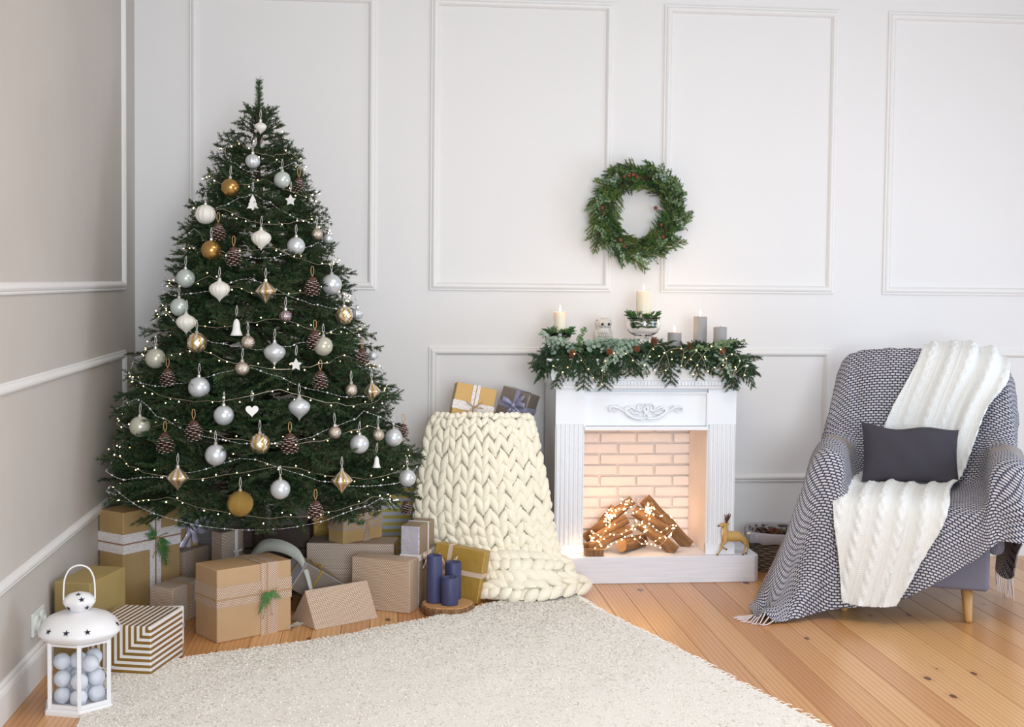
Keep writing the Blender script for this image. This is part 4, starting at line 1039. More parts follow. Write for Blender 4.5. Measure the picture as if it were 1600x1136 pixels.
for p_, (r, h) , lab in (((.232, 5.605), (.034, .207), 'tallest of the three navy pillar candles on the wood slice'), ((.318, 5.665), (.036, .163), 'middle-height navy pillar candle at the back of the wood slice'), ((.298, 5.560), (.037, .120), 'shortest navy pillar candle at the front of the wood slice')):
    candle('pillar_candle', (p_[0], p_[1], .0405), r, h, M['wax_blue'], lab, lit=False, group='navy candles on the wood slice', wob=.01)

# ------------------------------------------------------------------ mantel: candles, owl, glass bowls
MZ = 1.0805
def fir_collar(parent, c, R, n, mat, size, seed, up=.4):
    rr = random.Random(seed)
    for i in range(n):
        a = 2*PI*i/n+rr.uniform(-.3, .3); rs = np.random.default_rng(seed*50+i); mb = MB()
        p0 = np.array(c)+[R*math.cos(a)*.7, R*math.sin(a)*.7, rr.uniform(-.004, .006)]
        d = np.array([math.cos(a+rr.uniform(-.7, .7)), math.sin(a+rr.uniform(-.7, .7)), up*rr.uniform(.2, 1.8)]); d /= np.linalg.norm(d)
        e = p0+d*size*rr.uniform(.7, 1.2); needle_twig(mb, p0, e, rs, .009, 1400, .0022, .8, .0007)
        m2 = p0+(e-p0)*.4
        for s in (1, -1): needle_twig(mb, m2, m2+(np.array([d[0]*.7-s*d[1]*.7, d[1]*.7+s*d[0]*.7, d[2]+.1]))*size*.45, rs, .008, 1400, .002, .8, .0006)
        mb.build('fir_sprig', [mat, M['stem']], parent)
g = thing('glass_candle_bowl', 'small footed glass bowl with fir sprigs at the left end of the mantel', 'bowl', (.865, 6.27, MZ))
pr = [(.030, 0), (.032, .003), (.010, .008), (.006, .02), (.006, .050), (.012, .060), (.035, .072), (.052, .092), (.060, .120), (.0585, .120), (.050, .094), (.034, .076), (.010, .066), (.001, .064)]
MB().lathe(pr, 40).build('glass', M['glass'], g, smooth=True); fir_collar(g, (0, 0, .110), .050, 34, M['fern'], .052, 3, .4); fir_collar(g, (0, 0, .096), .035, 26, M['fern'], .024, 13, .2)
candle('pillar_candle', (.865, 6.27, MZ+.080), .0315, .138, M['wax_cream'], 'lit cream pillar candle in the small glass bowl on the mantel')
g = thing('glass_compote', 'tall footed glass compote with green sprigs in the middle of the mantel', 'bowl', (1.283, 6.29, MZ))
pr = [(.040, 0), (.042, .004), (.012, .012), (.008, .03), (.010, .070), (.020, .082), (.040, .092), (.046, .104), (.070, .118), (.082, .140), (.084, .160), (.078, .182), (.084, .192), (.0825, .192), (.0765, .182), (.082, .160), (.080, .141), (.068, .121), (.044, .108), (.001, .100)]
MB().lathe(pr, 48).build('glass', M['glass'], g, smooth=True); fir_collar(g, (0, 0, .190), .080, 44, M['fern'], .045, 5, .55); fir_collar(g, (0, 0, .178), .06, 30, M['fern'], .026, 26, .1); fir_collar(g, (0, 0, .145), .06, 40, M['fern'], .020, 6, .1); fir_collar(g, (0, 0, .160), .065, 34, M['fern'], .018, 16, .1)
candle('pillar_candle', (1.283, 6.29, MZ+.195), .037, .128, M['wax_cream'], 'lit cream pillar candle on the tall glass compote, highest on the mantel')
candle('square_candle', (1.443, 6.30, MZ), .034, .120, M['wax_grey'], 'short lit dark grey candle on the mantel right of the compote')
candle('pillar_candle', (1.577, 6.32, MZ), .034, .200, M['wax_grey'], 'tall lit grey pillar candle on the mantel')
candle('pillar_candle', (1.663, 6.26, MZ), .033, .150, M['wax_grey'], 'unlit grey pillar candle at the right end of the mantel', lit=False)
# owl
ow = thing('owl_figurine', 'small white ceramic owl figurine between the candles on the mantel', 'figurine', (1.080, 6.28, MZ), (0, 0, .15))
MB().lathe([(.030, 0), (.036, .010), (.043, .045), (.044, .085), (.041, .120), (.036, .138), (.040, .152), (.041, .166), (.036, .180), (.022, .190), (.001, .192)], 28, rfun=lambda a, z: 1-.12*abs(math.sin(a))*0+.04*math.cos(2*a)).build('body', M['owl'], ow, smooth=True)
for s in (-1, 1):
    MB().lathe([(.014, 0), (.009, .012), (.001, .024)], 8, c=(s*.026, -.008, .176)).build('ear_tuft', M['owl'], ow, smooth=True)
    MB().lathe([(.015, 0), (.0165, .003), (.010, .005), (.001, .005)], 18, c=(s*.016, -.034, .160), M=Euler((PI/2, 0, s*.25)).to_matrix()).build('eye_disc', M['owl'], ow, smooth=True)
    MB().ball((s*.0165, -.0400, .160), .0075, 12, 8).build('eye', M['owl_eye'], ow, smooth=True)
    mb = MB(); mb.ball((s*.040, -.004, .082), (.010, .028, .052), 12, 10); mb.build('wing', M['owl'], ow, smooth=True)
    MB().ball((s*.014, -.036, .006), (.010, .012, .007), 8, 6).build('foot', M['owl'], ow, smooth=True)
MB().lathe([(.006, 0), (.004, -.008), (.0005, -.016)], 8, c=(0, -.043, .156), M=Euler((.3, 0, 0)).to_matrix()).build('beak', M['owl'], ow, smooth=True)
mb = MB()
for r in range(7):
    for q in range(-3-r % 2, 4):
        a = -PI/2+(q+.5*(r % 2))*.24; z = .035+r*.014; mb.ball((.0435*math.cos(a), .0435*math.sin(a), z), (.0052, .0052, .009), 6, 5)
mb.build('breast_feathers', M['owl'], ow, smooth=True)

# ------------------------------------------------------------------ garland on the mantel
ga = thing('mantel_garland', 'fir and eucalyptus garland draped along the mantel shelf', 'garland', (1.27, 6.20, MZ))
sprigs = [bough_mesh('fir_sprig', l, [M['needle2'], M['stem']], seed=60+i, bare=.0, side=.40, spacing=.024, dens=1100, wid=.003, nl=.013)[0] for i, l in enumerate((.08, .10, .125, .15))]
mb = MB(); mb.tube(smooth_path([(-.50, -.04, -.02), (-.25, -.02, .03), (0, -.03, .04), (.3, -.03, .03), (.48, -.05, -.03)], 6), .012, 8); mb.build('garland_stem', M['stem'], ga, smooth=True)
rr = random.Random(21)
def euc_mesh(seed, L_, mat):
    r2 = random.Random(seed); mb = MB(); pts = [(L_*t, .01*math.sin(4*t), -.03*t*t) for t in np.linspace(0, 1, 7)]; mb.tube(pts, .0013, 4, 1); n = int(L_/.012)
    for i in range(n):
        t = (i+.5)/n; p = Vector((L_*t, .01*math.sin(4*t), -.03*t*t)); a = i*PI/2+r2.uniform(-.4, .4); rad = .0135*(1.1-.5*t)*r2.uniform(.8, 1.15)
        for s in (1, -1):
            dn = Vector((.45, s*math.cos(a), s*math.sin(a))).normalized(); sd = dn.cross(Vector((r2.uniform(-.6, .6), r2.uniform(-.6, .6), 1))).normalized(); nn = dn.cross(sd)
            c = p+dn*rad*1.05; v = [tuple(c+dn*rad*math.cos(q)+sd*rad*.95*math.sin(q)+nn*.002*math.cos(2*q)) for q in [2*PI*k/8 for k in range(8)]]+[tuple(c-nn*.001)]
            mb.add(v, [(8, k, (k+1) % 8) for k in range(8)])
    o = mb.build('eucalyptus_sprig', [mat, M['stem']]); me = o.data; bpy.data.objects.remove(o); return me
eucs = [euc_mesh(1, .14, M['euc']), euc_mesh(2, .18, M['euc']), euc_mesh(3, .12, M['euc_dark'])]
def place(me, name, parent, p, d, roll=0, s=1.0):
    d = Vector(d).normalized(); o = link(name, me, parent); q = d.to_track_quat('X', 'Z'); o.matrix_local = Matrix.Translation(p) @ q.to_matrix().to_4x4() @ Matrix.Rotation(roll, 4, 'X') @ Matrix.Scale(s, 4); return o
for i in range(165):
    x = rr.uniform(-.44, .40); e = abs(x)/.47; u = rr.random()
    if u < .42: p = (x, rr.uniform(-.10, -.04), rr.uniform(-.0, .035)); d = (rr.uniform(-.8, .8)+1.1*x, -.50, rr.uniform(-.55, .0)-.35*e)      # spilling over the front edge
    elif u < .8: p = (x, rr.uniform(-.06, .0), rr.uniform(.02, .05)); d = (rr.uniform(-1, 1)+.8*x, rr.uniform(-.6, .2), rr.uniform(-.2, .12))
    else: p = (x, rr.uniform(-.04, .03), rr.uniform(.02, .045)); d = (rr.choice((-1, 1)), rr.uniform(-.2, .3), rr.uniform(-.05, .2))
    place(sprigs[rr.randrange(3)], 'fir_sprig', ga, p, d, rr.uniform(-.5, .5))
for i in range(15):                                  # fans at both ends
    s = -1 if i < 8 else 1; place(sprigs[rr.randrange(1, 4)], 'fir_sprig', ga, (s*(.40+.02*(i % 3))-(.015 if s > 0 else .02), -.07+.01*(i % 4), .0), (s*rr.uniform(.35, 1.0), -.25, rr.uniform(-.85, .0)), rr.uniform(-.5, .5))
for x, dx, dz, k in ((-.40, -.25, -.8, 3), (-.315, -.05, -.9, 3), (-.27, .25, -.7, 2), (-.20, -.1, -.9, 3), (.055, .15, -.7, 1), (.10, .0, -.9, 2), (.22, .1, -.6, 1), (.37, .25, -.9, 3), (.41, -.05, -1.0, 3), (.44, .35, -.9, 3), (-.10, .3, -.5, 1), (.0, -.3, -.5, 1)):
    place(sprigs[k], 'fir_sprig', ga, (x, -.105, .005), (dx, -.22, dz), rr.uniform(-.4, .4))
for x, y, z, d, k in ((-.30, -.09, .055, (1, -.1, .25), 1), (-.22, -.09, .06, (1, -.1, .1), 1), (-.12, -.10, .07, (-.6, -.3, -.5), 1), (-.16, -.11, .05, (.5, -.3, -.6), 0), (-.08, -.12, .055, (-.9, -.4, -.5), 0), (-.05, -.08, .06, (-1, 0, .0), 1), (-.36, -.1, .04, (-.9, -.1, .5), 0), (-.44, -.09, .03, (-.6, -.2, .6), 0), (-.34, -.09, .03, (.2, -.2, .7), 2), (.18, -.10, .04, (.5, -.4, .2), 2), (.30, -.10, .04, (.6, -.3, .5), 2), (.33, -.12, .03, (.3, -.4, -.4), 0), (-.02, -.12, .03, (-.2, -.5, -.6), 0), (.36, -.08, .05, (.8, -.2, .5), 2)):
    place(eucs[k], 'eucalyptus_sprig', ga, (x, y, z), d, rr.uniform(0, 3))
cw = cone_mb(.045, .017); o = cw.build('pinecone', [M['cone_warm'], M['cone_warm']], ga, loc=(.03, -.09, .055)); cme = o.data
for x, y, z, rx_ in ((-.385, -.14, .01, .6), (-.065, -.13, .04, 1.2), (.20, -.11, .05, 1.0), (.345, -.13, .035, 1.3), (-.20, -.14, .035, 1.5)):
    link('pinecone', cme, ga, loc=(x, y, z), rot=(rx_, rr.uniform(-.5, .5), 0), scale=.85)
gl2 = thing('garland_lights', 'fine wire fairy lights woven through the mantel garland', 'lights', (1.27, 6.20, MZ))
P = smooth_path([(-.47, -.17, -.03), (-.40, -.17, -.06), (-.36, -.16, .03), (-.30, -.17, -.05), (-.24, -.17, -.12), (-.22, -.17, .0), (-.12, -.17, .03), (-.05, -.19, -.03), (.0, -.17, .05), (.05, -.19, .06), (.08, -.2, -.03), (.02, -.2, -.05), (.07, -.19, .04), (.15, -.19, .05), (.14, -.2, -.04), (.22, -.18, .04), (.26, -.2, -.05), (.20, -.19, -.06), (.27, -.18, .05), (.33, -.18, .06), (.36, -.2, -.02), (.30, -.2, -.05), (.38, -.18, .03), (.43, -.18, .0), (.39, -.2, -.07), (.46, -.18, -.02), (.44, -.2, -.08)], 8)
MB().tube(P, .0010, 4).build('wire', M['wire'], gl2); D = dots(P, .055, .007); small_balls(D, .0027, 'bulbs', M['bulb_y'], gl2)

# ------------------------------------------------------------------ wreath
wr_ = thing('wreath', 'round evergreen wreath with eucalyptus hanging on the wall above the fireplace', 'wreath', (1.297, YW-.055, 1.800))
ring = [(.185*math.cos(t), 0, .185*math.sin(t)) for t in np.linspace(0, 2*PI, 40, endpoint=False)]
MB().tube(ring, .018, 8, closed=True).build('ring', M['stem'], wr_, smooth=True)
ws_ = [bough_mesh('fir_sprig', l, [m, M['stem']], seed=90+i, bare=0, side=.5, spacing=.022, dens=900, wid=.003, nl=.013)[0] for i, (l, m) in enumerate(((.07, M['needle3']), (.095, M['needle3']), (.085, M['needle2']), (.08, M['fern'])))]
for i in range(230):
    t = 2*PI*i/230+rr.uniform(-.05, .05); rad = .185+rr.uniform(-.045, .045); u = rr.random()
    tang = Vector((-math.sin(t), 0, math.cos(t))); out = Vector((math.cos(t), 0, math.sin(t)))
    k = rr.uniform(-.6, .95) if rad > .17 else rr.uniform(-.5, .2)
    d = tang*(.9)+out*k+Vector((0, rr.uniform(-.45, .05), 0))
    place(ws_[rr.randrange(4)], 'fir_sprig', wr_, tuple(out*rad+Vector((0, rr.uniform(-.035, .0), 0))-tang*.03), d, rr.uniform(-.6, .6), rr.uniform(.8, 1.1))
for i, deg in enumerate((62, 50, 40, 148, 140, 28, 8, -14, -30, -60, -75, -95, 200, 235, 215, 100, 75, 165, -45, 120, 55, 20, 185, 130, 250, 275, 90, 155, 0, -20, 33, 222)):
    t = math.radians(deg); out = Vector((math.cos(t), 0, math.sin(t))); tang = Vector((-math.sin(t), 0, math.cos(t)))
    place(eucs[(2, 0, 2)[i % 3]], 'eucalyptus_sprig', wr_, tuple(out*(.17+.02*(i % 3))+Vector((0, -.045, 0))), out*(.25+.3*(i % 2))+tang*(.8 if i % 2 else -.7)+Vector((0, -.2, 0)), i, .75)
nu = MB().ball((0, 0, 0), .011, 10, 8).build('nut', M['nut'], wr_, smooth=True, loc=(-.04, -.065, .19))
for x, z in ((-.085, .18), (-.06, .185), (-.02, .18), (-.195, .02), (-.185, -.005), (.08, .025), (.11, -.06), (.12, -.12), (-.08, -.17), (-.10, -.14)): link('nut', nu.data, wr_, loc=(x, -.062, z), scale=rr.uniform(.8, 1.1))

# ------------------------------------------------------------------ logs and lights in the firebox
def at_y(px, py, y):
    r = R_CW @ np.array([px-CX, py-CY, F_PX]); p = r*(y/r[1]); return Vector((p[0], y, p[2]+CAM_H))
LOGS = [((1007, 780, 6.34), (1076, 853, 6.30), .029, 'thick log on the far right of the pile, its pale cut end up'),
 ((1000, 817, 6.22), (1055, 862, 6.16), .030, 'short thick log at the front right of the pile'),
 ((991, 797, 6.28), (1046, 834, 6.22), .027, 'log leaning right in the upper middle of the pile'),
 ((988, 781, 6.33), (914, 842, 6.36), .026, 'long log leaning left, its top end highest in the pile'),
 ((979, 811, 6.24), (925, 846, 6.22), .028, 'log leaning left in the middle of the pile'),
 ((986, 826, 6.17), (922, 855, 6.18), .020, 'thin split log low on the left of the pile'),
 ((971, 852, 6.12), (1004, 845, 6.32), .030, 'round log pointing at the room, its cut face in front'),
 ((941, 852, 6.20), (912, 856, 6.32), .024, 'dark stub of log at the left bottom of the pile'),
 ((960, 793, 6.36), (930, 832, 6.38), .024, 'log at the back left of the pile under the light cluster')]
for i, (a, b, r, lab) in enumerate(LOGS):
    A, B = at_y(*a), at_y(*b); mid = (A+B)/2; d = (B-A); ln = d.length; t_ = thing('firewood_log', lab, 'log', tuple(mid), tuple(d.to_track_quat('Z', 'Y').to_euler()), 'logs in the fireplace')
    r2 = random.Random(i); ph = r2.uniform(0, 6); prof = [(r*(1+.05*math.sin(k*2+i)), -ln/2+ln*k/7) for k in range(8)]
    P = np.array([[(q*(1+.09*math.sin(2*t+ph)+.06*math.sin(5*t+z*30))*math.cos(t), q*(1+.09*math.sin(2*t+ph)+.06*math.sin(5*t+z*30))*math.sin(t), z) for t in np.linspace(0, 2*PI, 20, endpoint=False)] for q, z in prof])
    MB().grid(P, closed_u=True).build('bark', M['bark'], t_, smooth=True)
    for s in (0, -1):
        z = prof[s][1]+(-.0005 if s == 0 else .0005); ring = [(p[0], p[1], z) for p in P[s]]
        MB().add(ring+[(0, 0, z)], [(20, (k+1) % 20, k) if s == 0 else (20, k, (k+1) % 20) for k in range(20)]).build('cut_end', M['cut'], t_)
p = at_y(929, 866, 6.085); o = bevel(MB().box((0, 0, 0), (.088, .05, .030)).build('wood_block', M['bark'], None, loc=(p.x, 6.105, fz+.0155)), .003); tag(o, 'small flat dark wood block at the front left edge of the hearth', 'block')
fl_ = thing('fire_lights', 'tangle of glowing warm fairy lights heaped over the firewood', 'lights', (1.2, 6.2, fz))
W0 = [(888, 862, 6.09), (900, 864, 6.09), (915, 862, 6.10), (930, 857, 6.13), (945, 858, 6.14), (960, 846, 6.12), (985, 836, 6.12), (1000, 848, 6.13), (1015, 848, 6.13), (1035, 838, 6.14), (1050, 826, 6.16), (1048, 820, 6.18), (1030, 830, 6.16), (1015, 820, 6.16), (1005, 832, 6.14), (1012, 815, 6.18), (1013, 800, 6.22), (1006, 792, 6.26), (1018, 785, 6.26), (1016, 798, 6.22), (1000, 795, 6.23), (990, 803, 6.2), (975, 796, 6.22), (980, 784, 6.26), (985, 790, 6.25), (965, 798, 6.22), (955, 806, 6.2), (950, 810, 6.2), (962, 802, 6.2), (948, 800, 6.24), (953, 815, 6.18), (945, 828, 6.17), (938, 838, 6.16), (925, 830, 6.2), (922, 840, 6.18), (932, 846, 6.16), (945, 840, 6.15), (955, 834, 6.14), (968, 834, 6.13), (985, 826, 6.14), (995, 818, 6.17), (1008, 828, 6.14), (1000, 838, 6.13), (1025, 852, 6.13), (1040, 842, 6.14), (1057, 815, 6.24), (1040, 802, 6.27), (1030, 806, 6.24), (1022, 802, 6.22)]
P = smooth_path([tuple(at_y(*q)-Vector((1.2, 6.2+.012, fz))) for q in W0], 8); P[:, 2] = np.maximum(P[:, 2], .004)
MB().tube(P, .0012, 4).build('wire', M['wire'], fl_); D = dots(P, .030, .006); D[:, 2] = np.maximum(D[:, 2], .006)
cl = []
for (px, py, y, n, sp) in ((952, 806, 6.20, 26, .016), (1013, 797, 6.21, 20, .013), (975, 786, 6.25, 8, .014), (893, 862, 6.085, 12, .013), (930, 840, 6.16, 8, .02), (1000, 820, 6.15, 8, .02)):
    c = at_y(px, py, y)-Vector((1.2, 6.2+.02, fz)); 
    for k in range(n): q = np.array(c)+rs.normal(size=3)*sp; q[2] = max(q[2], .005); cl.append(q)
small_balls(np.concatenate([D, np.array(cl)]), .0034, 'bulbs', M['bulb_hot'], fl_)
def warm(px, py, y, e, r=.03):
    l = bpy.data.lights.new('bulb_glow', 'POINT'); l.energy = e; l.color = (1, .60, .34); l.shadow_soft_size = r
    o = bpy.data.objects.new('bulb_glow', l); C.objects.link(o); o.parent = fl_; o.location = tuple(at_y(px, py, y)-Vector((1.2, 6.2, fz)))
warm(955, 792, 6.30, .62, .05); warm(1020, 785, 6.33, .62, .05); warm(1050, 815, 6.35, .26, .04); warm(900, 857, 6.06, .05, .02); warm(990, 825, 6.09, .12, .03); warm(930, 815, 6.22, .16, .03)

# ------------------------------------------------------------------ reindeer figure
dr = thing('deer_figurine', 'small tan deer figurine with brown antlers on the right end of the hearth', 'figurine', (1.700, 6.086, fz+.001))
k_ = .000371
def dz(zx, zy, y=0): return ((zx-510)*k_, y, (718-zy)*k_)
def skin(name, pts, edges, radii, mat, parent, root=0, sub=2):
    me = bpy.data.meshes.new(name); me.from_pydata(pts, edges, []); o = link(name, me, parent); me.materials.append(mat)
    m = o.modifiers.new('skin', 'SKIN'); m.use_smooth_shade = True
    for v, r in zip(me.skin_vertices[0].data, radii): v.radius = (r, r) if np.isscalar(r) else r
    me.skin_vertices[0].data[root].use_root = True
    s = o.modifiers.new('sub', 'SUBSURF'); s.levels = s.render_levels = sub; return o
pts = [dz(500, 490), dz(420, 475), dz(395, 420), dz(405, 350), dz(400, 315), dz(365, 325), dz(320, 340), dz(600, 480), dz(660, 480),
 dz(400, 540, -.010), dz(352, 590, -.012), dz(345, 640, -.012), dz(300, 706, -.012), dz(288, 710, -.012),
 dz(400, 540, .012), dz(372, 590, .012), dz(368, 625, .012), dz(425, 652, .012),
 dz(650, 530, -.012), dz(672, 580, -.013), dz(655, 640, -.013), dz(642, 708, -.013), dz(628, 711, -.013),
 dz(675, 530, .012), dz(722, 590, .013), dz(722, 640, .013), dz(705, 708, .013), dz(690, 711, .013)]
R_ = [.029, .029, .018, .0115, .0135, .0100, .0065, .027, .022, .010, .006, .0045, .0036, .0042, .010, .006, .0048, .0038, .013, .0065, .0042, .0035, .0042, .013, .0065, .0042, .0035, .0042]
ed = [(0, 1), (1, 2), (2, 3), (3, 4), (4, 5), (5, 6), (0, 7), (7, 8), (1, 9), (9, 10), (10, 11), (11, 12), (12, 13), (1, 14), (14, 15), (15, 16), (16, 17), (8, 18), (18, 19), (19, 20), (20, 21), (21, 22), (8, 23), (23, 24), (24, 25), (25, 26), (26, 27)]
skin('body', pts, ed, R_, M['deer'], dr)
for s in (-1, 1):
    pa = [dz(412, 300, s*.004), dz(425, 265, s*.008), dz(450, 225, s*.012), dz(462, 175, s*.014), dz(410, 245, s*.010), dz(402, 195, s*.014), dz(430, 195, s*.016), dz(392, 262, s*.008)]
    skin('antler', pa, [(0, 1), (1, 2), (2, 3), (1, 4), (4, 5), (2, 6), (1, 7)], [.0038, .0038, .0034, .0018, .0028, .0018, .0018, .0016], M['deer_dark'], dr, sub=1)
    mb = MB(); mb.ball(dz(425, 308, s*.011), (.009, .0028, .0045), 8, 6); mb.build('ear', M['deer'], dr, smooth=True)
    MB().ball(dz(372, 318, s*.0085), .0020, 8, 6).build('eye', M['hole'], dr, smooth=True)
MB().ball(dz(312, 342), (.0042, .0042, .0038), 10, 8).build('nose', M['hole'], dr, smooth=True)
MB().ball(dz(378, 430), (.0095, .0105, .024), 12, 10).build('chest_patch', M['deer_belly'], dr, smooth=True)
MB().ball(dz(718, 440), (.010, .006, .006), 10, 8).build('tail', M['deer_belly'], dr, smooth=True)
for zx, zy, y in ((293, 712, -.012), (430, 655, .012), (635, 712, -.013), (697, 712, .013)):
    MB().lathe([(.0048, 0), (.0050, .003), (.0038, .006)], 10, c=(dz(zx, zy, y)[0], y, max(0, dz(zx, zy)[2]-.003))).build('hoof', M['deer_dark'], dr, smooth=True)

# ------------------------------------------------------------------ wicker baskets
def wicker(parent, rx0, ry0, rx1, ry1, h, rings, stakes, mat, e=2.0, tr=.006):
    def P_(t, f, off=0):
        a = rx0+(rx1-rx0)*f+off; b = ry0+(ry1-ry0)*f+off; c, s = math.cos(t), math.sin(t)
        return (a*math.copysign(abs(c)**(2/e), c), b*math.copysign(abs(s)**(2/e), s))
    mb = MB(); N = stakes*4
    for k in range(rings):
        f = (k+.5)/rings; pts = []
        for i in range(N):
            t = 2*PI*i/N; x, y = P_(t, f, tr*.7*math.cos(stakes/2*t*1.0+PI*k)); pts.append((x, y, h*f))
        mb.tube(pts, h/rings*.56, 5, closed=True)
    o = mb.build('weave', mat, parent, smooth=True)
    mb = MB()
    for i in range(stakes):
        t = 2*PI*i/stakes; x0, y0 = P_(t, 0); x1, y1 = P_(t, 1); mb.tube([(x0, y0, .002), ((x0+x1)/2, (y0+y1)/2, h/2), (x1, y1, h)], .004, 5)
    mb.build('stakes', mat, parent)
    mb = MB(); n = 40; mb.add([(*P_(2*PI*i/n, 0, -.004), .006) for i in range(n)]+[(*P_(2*PI*i/n, 0, -.004), .0) for i in range(n)], [tuple(range(n)), tuple(range(2*n-1, n-1, -1))]+[(i, n+i, n+(i+1) % n, (i+1) % n) for i in range(n)]); mb.build('bottom', mat, parent)
    return P_
bk = thing('laundry_basket', 'tall pale wicker basket holding two gifts, mostly hidden under the chunky blanket', 'basket', (.480, 6.27, 0))
P_ = wicker(bk, .20, .20, .238, .238, .775, 34, 30, M['wicker_pale'], tr=.007)
MB().tube([(*P_(2*PI*i/40, 1), .778) for i in range(40)], .012, 8, closed=True).build('rim', M['wicker_pale'], bk, smooth=True)
g = thing('gift_box', 'amber kraft gift with lace cross and twine, sticking out of the basket', 'gift', (.385, 6.19, .60), (math.radians(-8), math.radians(12), math.radians(3)))
wrapped(g, .198, .09, .345, [M['amber_paper']]); band(g, .198, .09, .345, 'z', .240, .042, M['lace'], 'lace_band'); band(g, .198, .09, .345, 'x', .0, .036, M['lace'], 'lace_band', out=.002)
band(g, .198, .09, .345, 'x', .0, .004, M['twine'], 'twine', out=.003); bow(g, (0, -.049, .240), (0, -1, 0), (.2, 0, 1), .045, .003, M['twine'], 3, 3, 'twine_bow', thin=True)
g = thing('gift_box', 'taupe gift with lavender satin bow, sticking out of the basket on the right', 'gift', (.585, 6.26, .60), (math.radians(-8), math.radians(15), math.radians(-30)))
wrapped(g, .150, .13, .325, [M['taupe_paper']]); band(g, .150, .13, .325, 'z', .245, .028, M['satin_grey'], 'ribbon'); band(g, .150, .13, .325, 'x', .01, .022, M['satin_grey'], 'ribbon')
bow(g, (.01, -.070, .250), (0, -1, 0), (0, 0, 1), .062, .026, M['satin_grey'], 3, 3, 'bow', seed=7)

# ------------------------------------------------------------------ chunky knit blanket over the basket
def row(pl, pr, py, yl, yc, yr):
    out = []
    for f in np.linspace(0, 1, 6):
        px = pl+(pr-pl)*f; y = (1-f)*(1-2*f)*yl+4*f*(1-f)*yc+f*(2*f-1)*yr; out.append(tuple(at_y(px, py, y)))
    return out
hang = [row(690, 820, 676, 6.16, 6.10, 6.16), row(682, 826, 655, 6.12, 6.02, 6.10), row(672, 832, 672, 6.10, 5.97, 6.08), row(664, 842, 715, 6.08, 5.94, 6.04), row(655, 852, 765, 6.06, 5.93, 6.00),
        row(652, 860, 812, 6.04, 5.91, 5.95), row(660, 868, 850, 6.02, 5.90, 5.90), row(680, 872, 880, 6.00, 5.88, 5.86), row(700, 868, 902, 5.98, 5.88, 5.86)]
bl = thing('chunky_knit_blanket', 'cream chunky merino knit blanket draped over the wicker basket down to the floor', 'blanket', (.53, 5.9, 0))
O_ = np.array([.53, 5.9, 0])
_leaf = None
def leaf_blob(mb, c, d, n_, L_, w, th):
    d = d/np.linalg.norm(d); n_ = n_-(n_ @ d)*d; n_ /= np.linalg.norm(n_); s = np.cross(n_, d)
    m, k = 9, 7; P = []
    for i in range(m+1):
        t = i/m; r = math.sin(PI*min(max(t, .015), .985))**.62; bend = .10*math.sin(PI*t)
        P.append([c+d*(t-.5)*L_+s*(math.cos(2*PI*j/k)*w/2*r)+n_*(math.sin(2*PI*j/k)*th/2*r+bend*th) for j in range(k)])
    mb.grid(np.array(P), closed_u=True)
def knit(ctrl, wales, rows_, mb, seed, back=True):
    S_ = surf(ctrl, 8, 8)-O_; nr, nc = S_.shape[:2]; Nn = normals(S_); r2 = random.Random(seed)
    if Nn[nr//2, nc//2][1] > 0: Nn = -Nn
    def ev(u, v):
        a = min(max(v, 0), .9999)*(nr-1); b = min(max(u, 0), .9999)*(nc-1); i, j = int(a), int(b); fa, fb = a-i, b-j
        g = lambda A: (A[i, j]*(1-fa)*(1-fb)+A[i+1, j]*fa*(1-fb)+A[i, j+1]*(1-fa)*fb+A[i+1, j+1]*fa*fb)
        return g(S_), g(Nn)
    for i in range(wales):
        for j in range(rows_):
            for s in (-1, 1):
                u = (i+.5+s*.25+r2.uniform(-.06, .06))/wales; v = (j+.5+r2.uniform(-.16, .16)+.12*math.sin(i*1.7))/rows_
                p, n_ = ev(u, v); pu, _ = ev(u+.01, v); pu2, _ = ev(u-.01, v); pv, _ = ev(u, v+.02); pv2, _ = ev(u, v-.02)
                du = pu-pu2; dv = pv-pv2; W_l = np.linalg.norm(du)/.02/wales; H_l = np.linalg.norm(dv)/.04/rows_
                d = -s*du/np.linalg.norm(du)*W_l*.42+dv/np.linalg.norm(dv)*H_l*1.05
                L_ = np.linalg.norm(d)*1.42; leaf_blob(mb, p+n_*.016, d, n_, L_, W_l*.60, .036)
    return S_, Nn
mb = MB(); S1, N1 = knit(hang, 9, 17, mb, 1)
for e in (0, -1):                                      # thick edge loops down both sides
    for j in range(22):
        i0 = int((j+.5)/22*(S1.shape[0]-1)); i1 = min(i0+3, S1.shape[0]-1); d = S1[i1, e]-S1[i0-1 if i0 else 0, e]
        leaf_blob(mb, S1[i0, e]+N1[i0, e]*.004, d, N1[i0, e], .055, .038, .040)
pool1 = [[(x, y, z) for x, y, z in r] for r in (
 [(.42, 5.92, .16), (.48, 5.87, .18), (.60, 5.86, .19), (.72, 5.87, .18), (.84, 5.90, .15)],
 [(.42, 5.88, .15), (.50, 5.82, .155), (.60, 5.79, .16), (.74, 5.81, .15), (.88, 5.86, .12)],
 [(.44, 5.86, .10), (.52, 5.79, .105), (.62, 5.75, .105), (.76, 5.78, .10), (.90, 5.84, .085)],
 [(.44, 5.86, .05), (.52, 5.80, .05), (.64, 5.77, .05), (.78, 5.80, .05), (.90, 5.87, .04)])]
pool2 = [[(.42, 5.84, .07), (.48, 5.76, .075), (.62, 5.76, .08), (.78, 5.80, .08), (.92, 5.88, .075)],
 [(.43, 5.80, .055), (.51, 5.74, .06), (.62, 5.70, .06), (.78, 5.75, .06), (.94, 5.85, .055)],
 [(.43, 5.78, .022), (.51, 5.71, .022), (.64, 5.69, .022), (.80, 5.74, .022), (.95, 5.85, .022)]]
knit(pool1, 3, 9, mb, 2) if False else None
